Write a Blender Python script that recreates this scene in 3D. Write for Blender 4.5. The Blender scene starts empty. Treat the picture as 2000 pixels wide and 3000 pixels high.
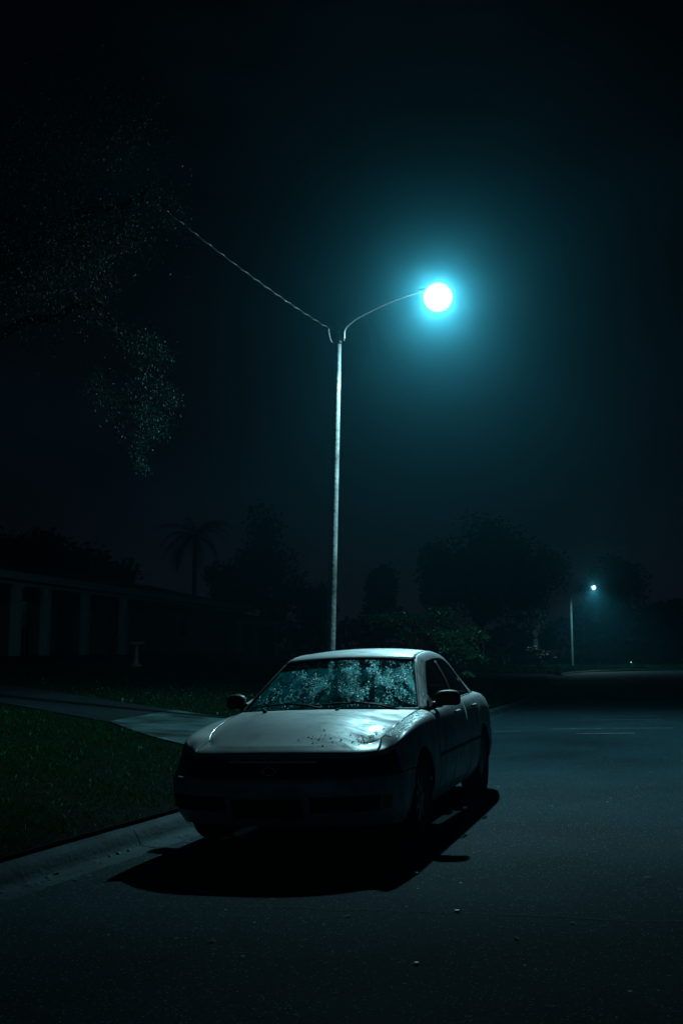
import bpy, bmesh, math, random
import numpy as np
from math import sin, cos, pi, radians, sqrt, atan2
from mathutils import Vector, Matrix, noise as mnoise

random.seed(7); RNG = np.random.default_rng(11)
sc = bpy.context.scene
COL = sc.collection

# ------------------------------------------------------------------ camera, world, exposure
CAM_H = 1.431
cam_d = bpy.data.cameras.new("camera"); cam = bpy.data.objects.new("camera", cam_d); COL.objects.link(cam)
cam.location = (0, 0, CAM_H); cam.rotation_euler = (radians(90) + .1302, 0, 0)
cam_d.sensor_fit = 'VERTICAL'; cam_d.sensor_height = 36; cam_d.lens = 37.0
cam_d.clip_start = .05; cam_d.clip_end = 3000
sc.camera = cam
sc.render.resolution_x, sc.render.resolution_y = 682, 1024
sc.view_settings.view_transform = 'Standard'; sc.view_settings.look = 'None'
sc.view_settings.exposure = 0; sc.view_settings.gamma = 1
sc.render.engine = 'CYCLES'
cy = sc.cycles
cy.use_denoising = True; cy.max_bounces = 6; cy.diffuse_bounces = 3; cy.glossy_bounces = 3
cy.transparent_max_bounces = 12; cy.transmission_bounces = 4; cy.volume_bounces = 0
cy.caustics_reflective = False; cy.caustics_refractive = False; cy.sample_clamp_indirect = 2

W = bpy.data.worlds.new("World"); sc.world = W; W.use_nodes = True
nt = W.node_tree; nt.nodes.clear()
o_ = nt.nodes.new('ShaderNodeOutputWorld'); b_ = nt.nodes.new('ShaderNodeBackground')
tc = nt.nodes.new('ShaderNodeTexCoord'); sp = nt.nodes.new('ShaderNodeSeparateXYZ')
rp = nt.nodes.new('ShaderNodeValToRGB'); nz = nt.nodes.new('ShaderNodeTexNoise'); mp = nt.nodes.new('ShaderNodeMapping')
mx = nt.nodes.new('ShaderNodeMixRGB'); r2 = nt.nodes.new('ShaderNodeValToRGB')
nt.links.new(tc.outputs['Generated'], sp.inputs[0]); nt.links.new(sp.outputs['Z'], rp.inputs[0])
e = rp.color_ramp.elements
e[0].position = 0; e[0].color = (.0085, .0066, .0095, 1); e[1].position = .75; e[1].color = (.0002, .0005, .0008, 1)
n = e.new(.16); n.color = (.0016, .0024, .0036, 1)
n = e.new(.4); n.color = (.0003, .0009, .0014, 1)
nt.links.new(tc.outputs['Generated'], mp.inputs[0]); mp.inputs['Scale'].default_value = (2.2, 2.2, 6)
mp.inputs['Rotation'].default_value = (.2, .5, .3)
nt.links.new(mp.outputs[0], nz.inputs[0]); nz.inputs['Scale'].default_value = 1.6; nz.inputs['Detail'].default_value = 7
nt.links.new(nz.outputs[0], r2.inputs[0])
r2.color_ramp.elements[0].position = .46; r2.color_ramp.elements[0].color = (0, 0, 0, 1)
r2.color_ramp.elements[1].position = .74; r2.color_ramp.elements[1].color = (.0003, .0022, .0034, 1)
mx.blend_type = 'ADD'; mx.inputs[0].default_value = 1
nt.links.new(rp.outputs[0], mx.inputs[1]); nt.links.new(r2.outputs[0], mx.inputs[2])
# glow added low in the sky behind the viewer to lift the car's front
g1 = nt.nodes.new('ShaderNodeMapRange'); g1.inputs[1].default_value = .1; g1.inputs[2].default_value = -1; nt.links.new(sp.outputs['Y'], g1.inputs[0])
g2 = nt.nodes.new('ShaderNodeMapRange'); g2.inputs[1].default_value = .55; g2.inputs[2].default_value = 0; nt.links.new(sp.outputs['Z'], g2.inputs[0])
g3 = nt.nodes.new('ShaderNodeMath'); g3.operation = 'MULTIPLY'; nt.links.new(g1.outputs[0], g3.inputs[0]); nt.links.new(g2.outputs[0], g3.inputs[1])
g4 = nt.nodes.new('ShaderNodeVectorMath'); g4.operation = 'SCALE'; g4.inputs[0].default_value = (.010, .026, .042); nt.links.new(g3.outputs[0], g4.inputs['Scale'])
g5 = nt.nodes.new('ShaderNodeVectorMath'); g5.operation = 'ADD'; nt.links.new(mx.outputs[0], g5.inputs[0]); nt.links.new(g4.outputs[0], g5.inputs[1])
nt.links.new(g5.outputs[0], b_.inputs[0]); b_.inputs[1].default_value = 1.0
nt.links.new(b_.outputs[0], o_.inputs[0])

# ------------------------------------------------------------------ helpers
def tag(o, label=None, cat=None, group=None, kind=None):
    if label: o['label'] = label
    if cat: o['category'] = cat
    if group: o['group'] = group
    if kind: o['kind'] = kind
    return o

def empty(name, loc=(0, 0, 0), rz=0, parent=None):
    o = bpy.data.objects.new(name, None); COL.objects.link(o)
    o.location = loc; o.rotation_euler = (0, 0, rz); o.empty_display_size = .2
    if parent: o.parent = parent
    return o

def obj(name, V, F, mat, parent=None, smooth=True, weld=None, autosmooth=None):
    me = bpy.data.meshes.new(name)
    V = np.asarray(V, float)
    me.from_pydata(V.tolist(), [], [tuple(int(i) for i in f) for f in F])
    if weld:
        bm = bmesh.new(); bm.from_mesh(me)
        bmesh.ops.remove_doubles(bm, verts=bm.verts, dist=weld)
        bmesh.ops.recalc_face_normals(bm, faces=bm.faces)
        bm.to_mesh(me); bm.free()
    if smooth:
        me.polygons.foreach_set('use_smooth', np.ones(len(me.polygons), bool))
    if autosmooth:
        me.set_sharp_from_angle(angle=radians(autosmooth))
    me.update()
    for m in (mat if isinstance(mat, (list, tuple)) else [mat]): me.materials.append(m)
    o = bpy.data.objects.new(name, me); COL.objects.link(o)
    if parent: o.parent = parent
    return o

def solid(o, t, off=-1):
    m = o.modifiers.new('thickness', 'SOLIDIFY'); m.thickness = t; m.offset = off
    return o

def bevel(o, w, seg=2):
    m = o.modifiers.new('edge', 'BEVEL'); m.width = w; m.segments = seg; m.limit_method = 'ANGLE'
    return o

class MB:
    def __init__(s): s.V = []; s.F = []
    def add(s, V, F):
        n = len(s.V); s.V += [tuple(v) for v in V]; s.F += [tuple(i + n for i in f) for f in F]
    def box(s, c, d, rz=0, R=None):
        x, y, z = [k / 2 for k in d]
        P = [Vector((a * x, b * y, g * z)) for g in (-1, 1) for a, b in ((-1, -1), (1, -1), (1, 1), (-1, 1))]
        M = R or Matrix.Rotation(rz, 3, 'Z')
        s.add([tuple(M @ p + Vector(c)) for p in P], [(3, 2, 1, 0), (4, 5, 6, 7), (0, 1, 5, 4), (1, 2, 6, 5), (2, 3, 7, 6), (3, 0, 4, 7)])
    def tube(s, pts, rad, n=8, caps=True):
        pts = [Vector(p) for p in pts]; rad = rad if hasattr(rad, '__len__') else [rad] * len(pts)
        V = []; up = None
        for i, p in enumerate(pts):
            t = (pts[min(i + 1, len(pts) - 1)] - pts[max(i - 1, 0)]).normalized()
            if up is None: up = t.orthogonal().normalized()
            up = (up - t * up.dot(t)).normalized(); bi = t.cross(up)
            for k in range(n):
                a = 2 * pi * k / n; V.append(p + (up * cos(a) + bi * sin(a)) * rad[i])
        F = [(i * n + k, i * n + (k + 1) % n, (i + 1) * n + (k + 1) % n, (i + 1) * n + k) for i in range(len(pts) - 1) for k in range(n)]
        if caps: F += [tuple(range(n - 1, -1, -1)), tuple((len(pts) - 1) * n + k for k in range(n))]
        s.add(V, F)
    def lathe(s, prof, axis='Z', c=(0, 0, 0), n=32):
        V = []
        for r, h in prof:
            for k in range(n):
                a = 2 * pi * k / n
                p = (r * cos(a), r * sin(a), h) if axis == 'Z' else (h, r * cos(a), r * sin(a))
                V.append((p[0] + c[0], p[1] + c[1], p[2] + c[2]))
        F = [(i * n + k, i * n + (k + 1) % n, (i + 1) * n + (k + 1) % n, (i + 1) * n + k) for i in range(len(prof) - 1) for k in range(n)]
        s.add(V, F)
    def build(s, name, mat, parent=None, smooth=False, **k):
        return obj(name, s.V, s.F, mat, parent, smooth, **k)

# ------------------------------------------------------------------ materials
def mat(name, col, rough=.5, metal=0, spec=.5, coat=0, nscale=None, namt=.3, bump=0, bscale=None, detail=6, coords='Object', alpha=None):
    m = bpy.data.materials.new(name); m.use_nodes = True
    t = m.node_tree; p = t.nodes['Principled BSDF']
    p.inputs['Base Color'].default_value = (*col, 1); p.inputs['Roughness'].default_value = rough
    p.inputs['Metallic'].default_value = metal; p.inputs['Specular IOR Level'].default_value = spec
    p.inputs['Coat Weight'].default_value = coat; p.inputs['Coat Roughness'].default_value = .08
    if nscale or bump:
        tc = t.nodes.new('ShaderNodeTexCoord')
    if nscale:
        n = t.nodes.new('ShaderNodeTexNoise'); n.inputs['Scale'].default_value = nscale; n.inputs['Detail'].default_value = detail
        t.links.new(tc.outputs[coords], n.inputs[0])
        r = t.nodes.new('ShaderNodeMapRange'); r.inputs[1].default_value = .3; r.inputs[2].default_value = .7
        r.inputs[3].default_value = 1 - namt; r.inputs[4].default_value = 1 + namt
        t.links.new(n.outputs[0], r.inputs[0])
        x = t.nodes.new('ShaderNodeVectorMath'); x.operation = 'SCALE'; x.inputs[0].default_value = col
        t.links.new(r.outputs[0], x.inputs['Scale']); t.links.new(x.outputs[0], p.inputs['Base Color'])
    if bump:
        n2 = t.nodes.new('ShaderNodeTexNoise'); n2.inputs['Scale'].default_value = bscale or 40; n2.inputs['Detail'].default_value = 4
        t.links.new(tc.outputs[coords], n2.inputs[0])
        b = t.nodes.new('ShaderNodeBump'); b.inputs['Strength'].default_value = bump; b.inputs['Distance'].default_value = .02
        t.links.new(n2.outputs[0], b.inputs['Height']); t.links.new(b.outputs[0], p.inputs['Normal'])
    return m

def nodes(m): return m.node_tree, m.node_tree.nodes, m.node_tree.links

M = {}
# wet asphalt with pale aggregate chips that also paint in the lamp's glints
def asphalt(name, base, speck=1.0):
    m = mat(name, base, .85, 0, .04)
    t, N, L = nodes(m); p = N['Principled BSDF']
    tc = N.new('ShaderNodeTexCoord')
    n1 = N.new('ShaderNodeTexNoise'); n1.inputs['Scale'].default_value = .45; n1.inputs['Detail'].default_value = 8; n1.inputs['Roughness'].default_value = .65
    n2 = N.new('ShaderNodeTexNoise'); n2.inputs['Scale'].default_value = 55; n2.inputs['Detail'].default_value = 4; n2.inputs['Roughness'].default_value = .8
    L.new(tc.outputs['Object'], n1.inputs[0]); L.new(tc.outputs['Object'], n2.inputs[0])
    a = N.new('ShaderNodeMapRange'); a.inputs[1].default_value = .32; a.inputs[2].default_value = .68; a.inputs[3].default_value = .60; a.inputs[4].default_value = 1.35
    b = N.new('ShaderNodeMapRange'); b.inputs[1].default_value = .35; b.inputs[2].default_value = .65; b.inputs[3].default_value = .45; b.inputs[4].default_value = 1.6
    L.new(n1.outputs[0], a.inputs[0]); L.new(n2.outputs[0], b.inputs[0])
    mm = N.new('ShaderNodeMath'); mm.operation = 'MULTIPLY'; L.new(a.outputs[0], mm.inputs[0]); L.new(b.outputs[0], mm.inputs[1])
    vc = N.new('ShaderNodeVectorMath'); vc.operation = 'SCALE'; vc.inputs[0].default_value = base; L.new(mm.outputs[0], vc.inputs['Scale'])
    # pale chips and painted glints
    def chips(scale, thr, rad):
        v = N.new('ShaderNodeTexVoronoi'); v.inputs['Scale'].default_value = scale; v.inputs['Randomness'].default_value = 1
        L.new(tc.outputs['Object'], v.inputs[0])
        g = N.new('ShaderNodeSeparateColor'); L.new(v.outputs['Color'], g.inputs[0])
        c1 = N.new('ShaderNodeMath'); c1.operation = 'GREATER_THAN'; c1.inputs[1].default_value = thr; L.new(g.outputs[0], c1.inputs[0])
        c2 = N.new('ShaderNodeMath'); c2.operation = 'LESS_THAN'; c2.inputs[1].default_value = rad; L.new(v.outputs['Distance'], c2.inputs[0])
        c3 = N.new('ShaderNodeMath'); c3.operation = 'MULTIPLY'; L.new(c1.outputs[0], c3.inputs[0]); L.new(c2.outputs[0], c3.inputs[1])
        c4 = N.new('ShaderNodeMath'); c4.operation = 'MULTIPLY'; L.new(c3.outputs[0], c4.inputs[0]); L.new(g.outputs[1], c4.inputs[1])
        return c4.outputs[0]
    q1 = chips(95, .90, .38); q2 = chips(11, .93, .11)
    q1s = N.new('ShaderNodeMath'); q1s.operation = 'MULTIPLY'; q1s.inputs[1].default_value = .5; L.new(q1, q1s.inputs[0])
    ad = N.new('ShaderNodeMath'); ad.operation = 'MAXIMUM'; L.new(q1s.outputs[0], ad.inputs[0]); L.new(q2, ad.inputs[1])
    sc_ = N.new('ShaderNodeMath'); sc_.operation = 'MULTIPLY'; sc_.inputs[1].default_value = 1.0 * speck; L.new(ad.outputs[0], sc_.inputs[0])
    mix = N.new('ShaderNodeMixRGB'); L.new(sc_.outputs[0], mix.inputs[0]); L.new(vc.outputs[0], mix.inputs[1]); mix.inputs[2].default_value = (.40, .72, .72, 1)
    L.new(mix.outputs[0], p.inputs['Base Color'])
    bp = N.new('ShaderNodeBump'); bp.inputs['Strength'].default_value = .55; bp.inputs['Distance'].default_value = .008
    L.new(n2.outputs[0], bp.inputs['Height']); L.new(bp.outputs[0], p.inputs['Normal'])
    return m
M['asphalt'] = asphalt('asphalt', (.0095, .026, .033))
M['asphalt_old'] = asphalt('asphalt_drive', (.005, .009, .011), .25)
M['concrete'] = mat('concrete', (.017, .038, .039), .85, 0, .1, nscale=1.6, namt=.85, bump=.4, bscale=30)
M['concrete_kerb'] = mat('kerb_concrete', (.014, .034, .041), .85, 0, .1, nscale=3.2, namt=.6, bump=.4, bscale=25)
M['lawn'] = mat('lawn_soil', (.001, .004, .002), .95, 0, .02, nscale=6, namt=.5, bump=.8, bscale=22)
M['crack'] = mat('crack', (.010, .011, .012), .95)
M['worn_paint'] = mat('worn_line', (.115, .130, .135), .8, nscale=9, namt=.5)
M['dark'] = mat('black_plastic', (.006, .006, .007), .55, 0, .3, nscale=30, namt=.2)
M['shell'] = mat('dark_underbody', (.004, .004, .004), .95, 0, .05)
M['rubber'] = mat('tyre_rubber', (.012, .012, .013), .85, 0, .2, nscale=20, namt=.3)
M['rim'] = mat('alloy', (.16, .17, .18), .45, .6, nscale=12, namt=.2)
M['chrome'] = mat('chrome', (.75, .76, .78), .12, 1, nscale=30, namt=.05)
M['galv'] = mat('galvanised_steel', (.26, .30, .30), .42, .55, nscale=8, namt=.2)
M['pole'] = mat('weathered_pole', (.19, .215, .21), .75, 0, .25, nscale=3, namt=.6, bump=.5, bscale=18)
M['pole_far'] = mat('far_pole', (.05, .08, .07), .8, 0, .1, nscale=4, namt=.3)
M['wire'] = mat('cable', (.30, .34, .34), .4, .4, nscale=30, namt=.1)
M['bark'] = mat('bark', (.022, .020, .017), .9, 0, .1, nscale=9, namt=.4, bump=.8, bscale=14)
M['wall'] = mat('house_wall', (.10, .13, .14), .85, 0, .2, nscale=2, namt=.15)
M['trim'] = mat('house_trim', (.24, .33, .34), .7, 0, .3, nscale=5, namt=.15)
M['roof'] = mat('shingles', (.018, .018, .020), .9, nscale=12, namt=.4)
M['pane'] = mat('house_window', (.006, .008, .010), .1, 0, .5, nscale=2, namt=.2)
M['seat'] = mat('seat_fabric', (.05, .05, .055), .9, nscale=40, namt=.2)
M['stone'] = mat('stone', (.20, .23, .23), .8, nscale=14, namt=.3, bump=.3)
M['amber'] = mat('amber_lens', (.35, .10, .01), .15, nscale=50, namt=.1)
M['red'] = mat('red_lens', (.30, .012, .010), .15, nscale=50, namt=.1)
M['leafbits'] = mat('dead_leaf', (.020, .018, .010), .8, nscale=40, namt=.4)
M['chip'] = mat('pale_chip', (.62, .80, .80), .35, nscale=60, namt=.15)
M['sign_teal'] = mat('sign_sheet', (.10, .42, .45), .5, nscale=20, namt=.1)

def leafmat(name, col, col2, tr=.35, rough=.35, spec=.5, dew=None):
    m = bpy.data.materials.new(name); m.use_nodes = True
    t, N, L = nodes(m); N.clear()
    out = N.new('ShaderNodeOutputMaterial'); p = N.new('ShaderNodeBsdfPrincipled'); tl = N.new('ShaderNodeBsdfTranslucent'); mx = N.new('ShaderNodeMixShader')
    g = N.new('ShaderNodeNewGeometry'); r = N.new('ShaderNodeValToRGB')
    L.new(g.outputs['Random Per Island'], r.inputs[0])
    r.color_ramp.elements[0].color = (*col, 1); r.color_ramp.elements[1].color = (*col2, 1)
    L.new(r.outputs[0], p.inputs['Base Color']); L.new(r.outputs[0], tl.inputs[0])
    p.inputs['Roughness'].default_value = rough; p.inputs['Specular IOR Level'].default_value = spec
    if dew:     # a few blades coloured bright to paint in dew sparkle
        q = r.color_ramp.elements.new(.975); q.color = (*col2, 1); r.color_ramp.elements[1].position = .97; r.color_ramp.elements[-1].position = .985; r.color_ramp.elements[-1].color = (*dew, 1)
        q2 = r.color_ramp.elements.new(.96); q2.color = (*col2, 1)
    mx.inputs[0].default_value = tr; L.new(p.outputs[0], mx.inputs[1]); L.new(tl.outputs[0], mx.inputs[2]); L.new(mx.outputs[0], out.inputs[0])
    return m
M['grass'] = leafmat('grass_blades', (.0009, .011, .0025), (.003, .038, .009), .35, .9, .05, (.02, .26, .14))
M['oak_leaf'] = leafmat('oak_leaf', (.006, .022, .018), (.035, .13, .105), .35, .5)
M['shrub_leaf'] = leafmat('shrub_leaf', (.015, .060, .022), (.04, .15, .06), .35, .35)
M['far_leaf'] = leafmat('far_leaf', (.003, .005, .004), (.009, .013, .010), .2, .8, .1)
M['red_leaf'] = leafmat('red_leaf', (.04, .014, .012), (.08, .030, .022), .3, .5)

# silver metallic paint, smeared by dew
def paint():
    m = mat('silver_paint', (.34, .37, .38), .5, .25, .5, .12)
    t, N, L = nodes(m); p = N['Principled BSDF']
    tc = N.new('ShaderNodeTexCoord'); mp = N.new('ShaderNodeMapping'); mp.inputs['Scale'].default_value = (1, 2.0, 1)
    n = N.new('ShaderNodeTexNoise'); n.inputs['Scale'].default_value = 3.4; n.inputs['Detail'].default_value = 8; n.inputs['Roughness'].default_value = .62
    n.inputs['Distortion'].default_value = .6
    L.new(tc.outputs['Object'], mp.inputs[0]); L.new(mp.outputs[0], n.inputs[0])
    r = N.new('ShaderNodeMapRange'); r.inputs[1].default_value = .36; r.inputs[2].default_value = .66; r.inputs[3].default_value = .42; r.inputs[4].default_value = .66
    L.new(n.outputs[0], r.inputs[0]); L.new(r.outputs[0], p.inputs['Roughness'])
    c = N.new('ShaderNodeValToRGB'); c.color_ramp.elements[0].position = .34; c.color_ramp.elements[0].color = (.42, .47, .48, 1)
    c.color_ramp.elements[1].position = .66; c.color_ramp.elements[1].color = (.15, .19, .20, 1)
    L.new(n.outputs[0], c.inputs[0]); L.new(c.outputs[0], p.inputs['Base Color'])
    n2 = N.new('ShaderNodeTexNoise'); n2.inputs['Scale'].default_value = 260; n2.inputs['Detail'].default_value = 2
    L.new(tc.outputs['Object'], n2.inputs[0])
    b = N.new('ShaderNodeBump'); b.inputs['Strength'].default_value = .10; b.inputs['Distance'].default_value = .002
    L.new(n2.outputs[0], b.inputs['Height']); L.new(b.outputs[0], p.inputs['Normal'])
    return m
M['paint'] = paint()

def glass(name, tint, film=None, gl=.12):
    m = bpy.data.materials.new(name); m.use_nodes = True
    t, N, L = nodes(m); N.clear()
    out = N.new('ShaderNodeOutputMaterial'); tr = N.new('ShaderNodeBsdfTransparent'); tr.inputs[0].default_value = (*tint, 1)
    g = N.new('ShaderNodeBsdfGlossy'); g.inputs['Roughness'].default_value = .06; g.inputs[0].default_value = (1, 1, 1, 1)
    fr = N.new('ShaderNodeFresnel'); fr.inputs[0].default_value = 1.45
    mx = N.new('ShaderNodeMixShader'); L.new(fr.outputs[0], mx.inputs[0]); L.new(tr.outputs[0], mx.inputs[1]); L.new(g.outputs[0], mx.inputs[2])
    if not film:
        L.new(mx.outputs[0], out.inputs[0]); return m
    # fine dew film with teal lamp glow painted in, streaked, absent at the top of the pane (uv.y = height on the pane)
    uv = N.new('ShaderNodeTexCoord'); sx = N.new('ShaderNodeSeparateXYZ'); L.new(uv.outputs['UV'], sx.inputs[0])
    n0 = N.new('ShaderNodeTexNoise'); n0.inputs['Scale'].default_value = 9; n0.inputs['Detail'].default_value = 6; L.new(uv.outputs['Object'], n0.inputs[0])
    mpp = N.new('ShaderNodeMapping'); mpp.inputs['Rotation'].default_value = (0, 0, .55); mpp.inputs['Scale'].default_value = (5.5, 1.6, 1); L.new(uv.outputs['UV'], mpp.inputs[0])
    n1 = N.new('ShaderNodeTexNoise'); n1.inputs['Scale'].default_value = 2.2; n1.inputs['Detail'].default_value = 8; n1.inputs['Roughness'].default_value = .65; n1.inputs['Distortion'].default_value = .3
    L.new(mpp.outputs[0], n1.inputs[0])
    st = N.new('ShaderNodeMapRange'); st.inputs[1].default_value = .34; st.inputs[2].default_value = .60; L.new(n1.outputs[0], st.inputs[0])
    # upper limit
    w = N.new('ShaderNodeMath'); w.operation = 'MULTIPLY_ADD'; w.inputs[1].default_value = .06; L.new(n0.outputs[0], w.inputs[0]); L.new(sx.outputs['Y'], w.inputs[2])
    up = N.new('ShaderNodeMapRange'); up.inputs[1].default_value = .84; up.inputs[2].default_value = .80; up.inputs[3].default_value = .0; up.inputs[4].default_value = 1
    L.new(w.outputs[0], up.inputs[0])
    k = N.new('ShaderNodeMath'); k.operation = 'MULTIPLY'; L.new(st.outputs[0], k.inputs[0]); L.new(up.outputs[0], k.inputs[1])
    k2 = N.new('ShaderNodeMath'); k2.operation = 'MULTIPLY'; k2.inputs[1].default_value = film; L.new(k.outputs[0], k2.inputs[0])
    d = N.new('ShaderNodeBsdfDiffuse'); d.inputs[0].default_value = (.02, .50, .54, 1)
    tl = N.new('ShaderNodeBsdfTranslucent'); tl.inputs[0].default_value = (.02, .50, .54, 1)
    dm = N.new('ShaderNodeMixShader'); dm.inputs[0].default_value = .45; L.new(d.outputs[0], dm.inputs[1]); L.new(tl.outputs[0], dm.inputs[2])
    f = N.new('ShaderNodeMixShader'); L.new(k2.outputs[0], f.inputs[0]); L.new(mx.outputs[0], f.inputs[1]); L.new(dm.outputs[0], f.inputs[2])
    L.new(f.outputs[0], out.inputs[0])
    return m
M['side_glass'] = glass('side_glass', (.10, .12, .12))
M['windshield'] = glass('dewy_glass', (.45, .5, .5), film=.55)
M['backlight'] = glass('rear_glass', (.35, .4, .4))
M['lamp_cover'] = glass('lamp_cover', (.6, .62, .62))

def dropmat():  # lamp sparkle painted into the drops: teal to white, near metallic
    m = bpy.data.materials.new('dew_drop'); m.use_nodes = True
    t, N, L = nodes(m); N.clear()
    out = N.new('ShaderNodeOutputMaterial'); p = N.new('ShaderNodeBsdfPrincipled'); tl = N.new('ShaderNodeBsdfTranslucent'); mx = N.new('ShaderNodeMixShader')
    g = N.new('ShaderNodeNewGeometry'); r = N.new('ShaderNodeValToRGB'); L.new(g.outputs['Random Per Island'], r.inputs[0])
    r.color_ramp.elements[0].color = (.04, .30, .30, 1); r.color_ramp.elements[0].position = .1
    r.color_ramp.elements[1].color = (.85, 1, 1, 1); r.color_ramp.elements[1].position = .97
    q = r.color_ramp.elements.new(.84); q.color = (.03, .60, .62, 1)
    L.new(r.outputs[0], p.inputs['Base Color']); L.new(r.outputs[0], tl.inputs[0])
    p.inputs['Roughness'].default_value = .30; p.inputs['Metallic'].default_value = .85
    mx.inputs[0].default_value = .2; L.new(p.outputs[0], mx.inputs[1]); L.new(tl.outputs[0], mx.inputs[2]); L.new(mx.outputs[0], out.inputs[0])
    return m
M['drop'] = dropmat()
M['drop_pale'] = M['drop'].copy(); M['drop_pale'].name = 'dew_drop_pale'  # whiter copy with stronger sparkle painted in
for n_ in M['drop_pale'].node_tree.nodes:
    if n_.type == 'VALTORGB': n_.color_ramp.elements[0].color = (.3, .42, .42, 1); n_.color_ramp.elements[1].color = (.7, .85, .85, 1); n_.color_ramp.elements[2].color = (1, 1, 1, 1)

def emit(name, col, s):
    m = bpy.data.materials.new(name); m.use_nodes = True
    t, N, L = nodes(m); N.clear(); out = N.new('ShaderNodeOutputMaterial')
    em = N.new('ShaderNodeEmission'); em.inputs[0].default_value = (*col, 1); em.inputs[1].default_value = s
    tr = N.new('ShaderNodeBsdfTransparent'); ad = N.new('ShaderNodeAddShader')
    L.new(em.outputs[0], ad.inputs[0]); L.new(tr.outputs[0], ad.inputs[1]); L.new(ad.outputs[0], out.inputs[0])
    return m
LAMP_COL = (.44, .90, 1.0)
def bowlmat(name, col, s):
    m = emit(name, col, s); t, N, L = nodes(m); em = [n for n in N if n.type == 'EMISSION'][0]
    g = N.new('ShaderNodeNewGeometry'); dp = N.new('ShaderNodeVectorMath'); dp.operation = 'DOT_PRODUCT'; L.new(g.outputs['Normal'], dp.inputs[0]); L.new(g.outputs['Incoming'], dp.inputs[1])
    ab = N.new('ShaderNodeMath'); ab.operation = 'ABSOLUTE'; L.new(dp.outputs['Value'], ab.inputs[0])
    pw = N.new('ShaderNodeMath'); pw.operation = 'POWER'; pw.inputs[1].default_value = 2.8; L.new(ab.outputs[0], pw.inputs[0])
    ml = N.new('ShaderNodeMath'); ml.operation = 'MULTIPLY'; ml.inputs[1].default_value = s; L.new(pw.outputs[0], ml.inputs[0]); L.new(ml.outputs[0], em.inputs[1]); return m
M['bowl'] = bowlmat('glowing_bowl', (.80, .98, 1), 5)
M['bowl_far'] = emit('glowing_bowl_far', (.85, .97, 1), 1.8)
M['spark'] = emit('tiny_lamp', (.45, .95, .9), .7)

# ------------------------------------------------------------------ the road line: everything on the ground is swept along it
KP = np.array([(-46, -118), (-12.3, -20.8), (-5.3, -1.6), (-2.03, 7.45), (-1.12, 9.9), (2.72, 22.6), (5.28, 30.6), (9.15, 46.7), (12.5, 61), (14.6, 67), (18.2, 72.6), (24.5, 77), (34, 80.2), (60, 84), (150, 92)], float)
def catmull(P, n):
    P = np.asarray(P, float); Q = np.vstack([2 * P[0] - P[1], P, 2 * P[-1] - P[-2]])
    ch = np.sqrt(np.linalg.norm(np.diff(Q, axis=0), axis=1)); T = np.concatenate([[0], np.cumsum(ch)])
    out = []
    for i in range(1, len(Q) - 2):
        t0, t1, t2, t3 = T[i - 1:i + 3]; t = np.linspace(t1, t2, n, endpoint=False)[:, None]
        A1 = (t1 - t) / (t1 - t0) * Q[i - 1] + (t - t0) / (t1 - t0) * Q[i]; A2 = (t2 - t) / (t2 - t1) * Q[i] + (t - t1) / (t2 - t1) * Q[i + 1]
        A3 = (t3 - t) / (t3 - t2) * Q[i + 1] + (t - t2) / (t3 - t2) * Q[i + 2]
        B1 = (t2 - t) / (t2 - t0) * A1 + (t - t0) / (t2 - t0) * A2; B2 = (t3 - t) / (t3 - t1) * A2 + (t - t1) / (t3 - t1) * A3
        out.append((t2 - t) / (t2 - t1) * B1 + (t - t1) / (t2 - t1) * B2)
    return np.vstack(out + [P[-1:]])
KD = catmull(KP, 40)
KS = np.concatenate([[0], np.cumsum(np.linalg.norm(np.diff(KD, axis=0), axis=1))])
def K(s):
    p = np.array([np.interp(s, KS, KD[:, 0]), np.interp(s, KS, KD[:, 1])])
    a = np.array([np.interp(s - 1.5, KS, KD[:, 0]), np.interp(s - 1.5, KS, KD[:, 1])]); b = np.array([np.interp(s + 1.5, KS, KD[:, 0]), np.interp(s + 1.5, KS, KD[:, 1])])
    t = (b - a); t /= np.linalg.norm(t); return p, t
def sd(x, y):   # (s, d) of a point; d > 0 is the road side
    P = np.stack([np.atleast_1d(x), np.atleast_1d(y)], 1).astype(float)
    S = np.empty(len(P)); D = np.empty(len(P))
    for a in range(0, len(P), 4000):
        q = P[a:a + 4000]; d2 = ((q[:, None, :] - KD[None]) ** 2).sum(2); j = np.clip(d2.argmin(1), 1, len(KD) - 2)
        t = KD[j + 1] - KD[j - 1]; t /= np.linalg.norm(t, axis=1)[:, None]; r = q - KD[j]
        S[a:a + 4000] = KS[j] + (r * t).sum(1); D[a:a + 4000] = r[:, 0] * t[:, 1] - r[:, 1] * t[:, 0]
    return S, D
S_OF = lambda y: float(np.interp(y, KD[:, 1], KS))
SIDE0, SIDE1 = S_OF(50.5), S_OF(60.5)
ROADW = 9.6     # from grass edge to grass edge + 2 x .62
def lawn_z(s, d):          # s, d arrays, d < 0 left of the kerb
    s = np.asarray(s, float); d = np.asarray(d, float)
    z = .10 + .065 * np.clip(-d, 0, 17) + .004 * np.clip(-d - 17, 0, 60)
    g = np.clip(np.minimum(s - (SIDE0 - 9), (SIDE1 + 9) - s) / 8, 0, 1); g = g * g * (3 - 2 * g)
    z = z * (1 - g) + g * (.06 + .01 * np.clip(-d, 0, 40))
    far = np.clip((s - SIDE1 - 6) / 6, 0, 1)
    z = z * (1 - far) + far * (.10 + .012 * np.clip(-d, 0, 30))
    return z
def rlawn_z(d): return .10 + .01 * np.clip(d - ROADW, 0, 40)
def road_z(d):
    u = np.minimum(d, ROADW - d) - .62 - 1.08
    return .032 * u - .0045 * u * u
def ground_z(x, y):
    s, d = sd(x, y)
    return float(np.where(d < 0, lawn_z(s, d), np.where(d > ROADW, rlawn_z(d), road_z(d)))[0])

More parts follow.
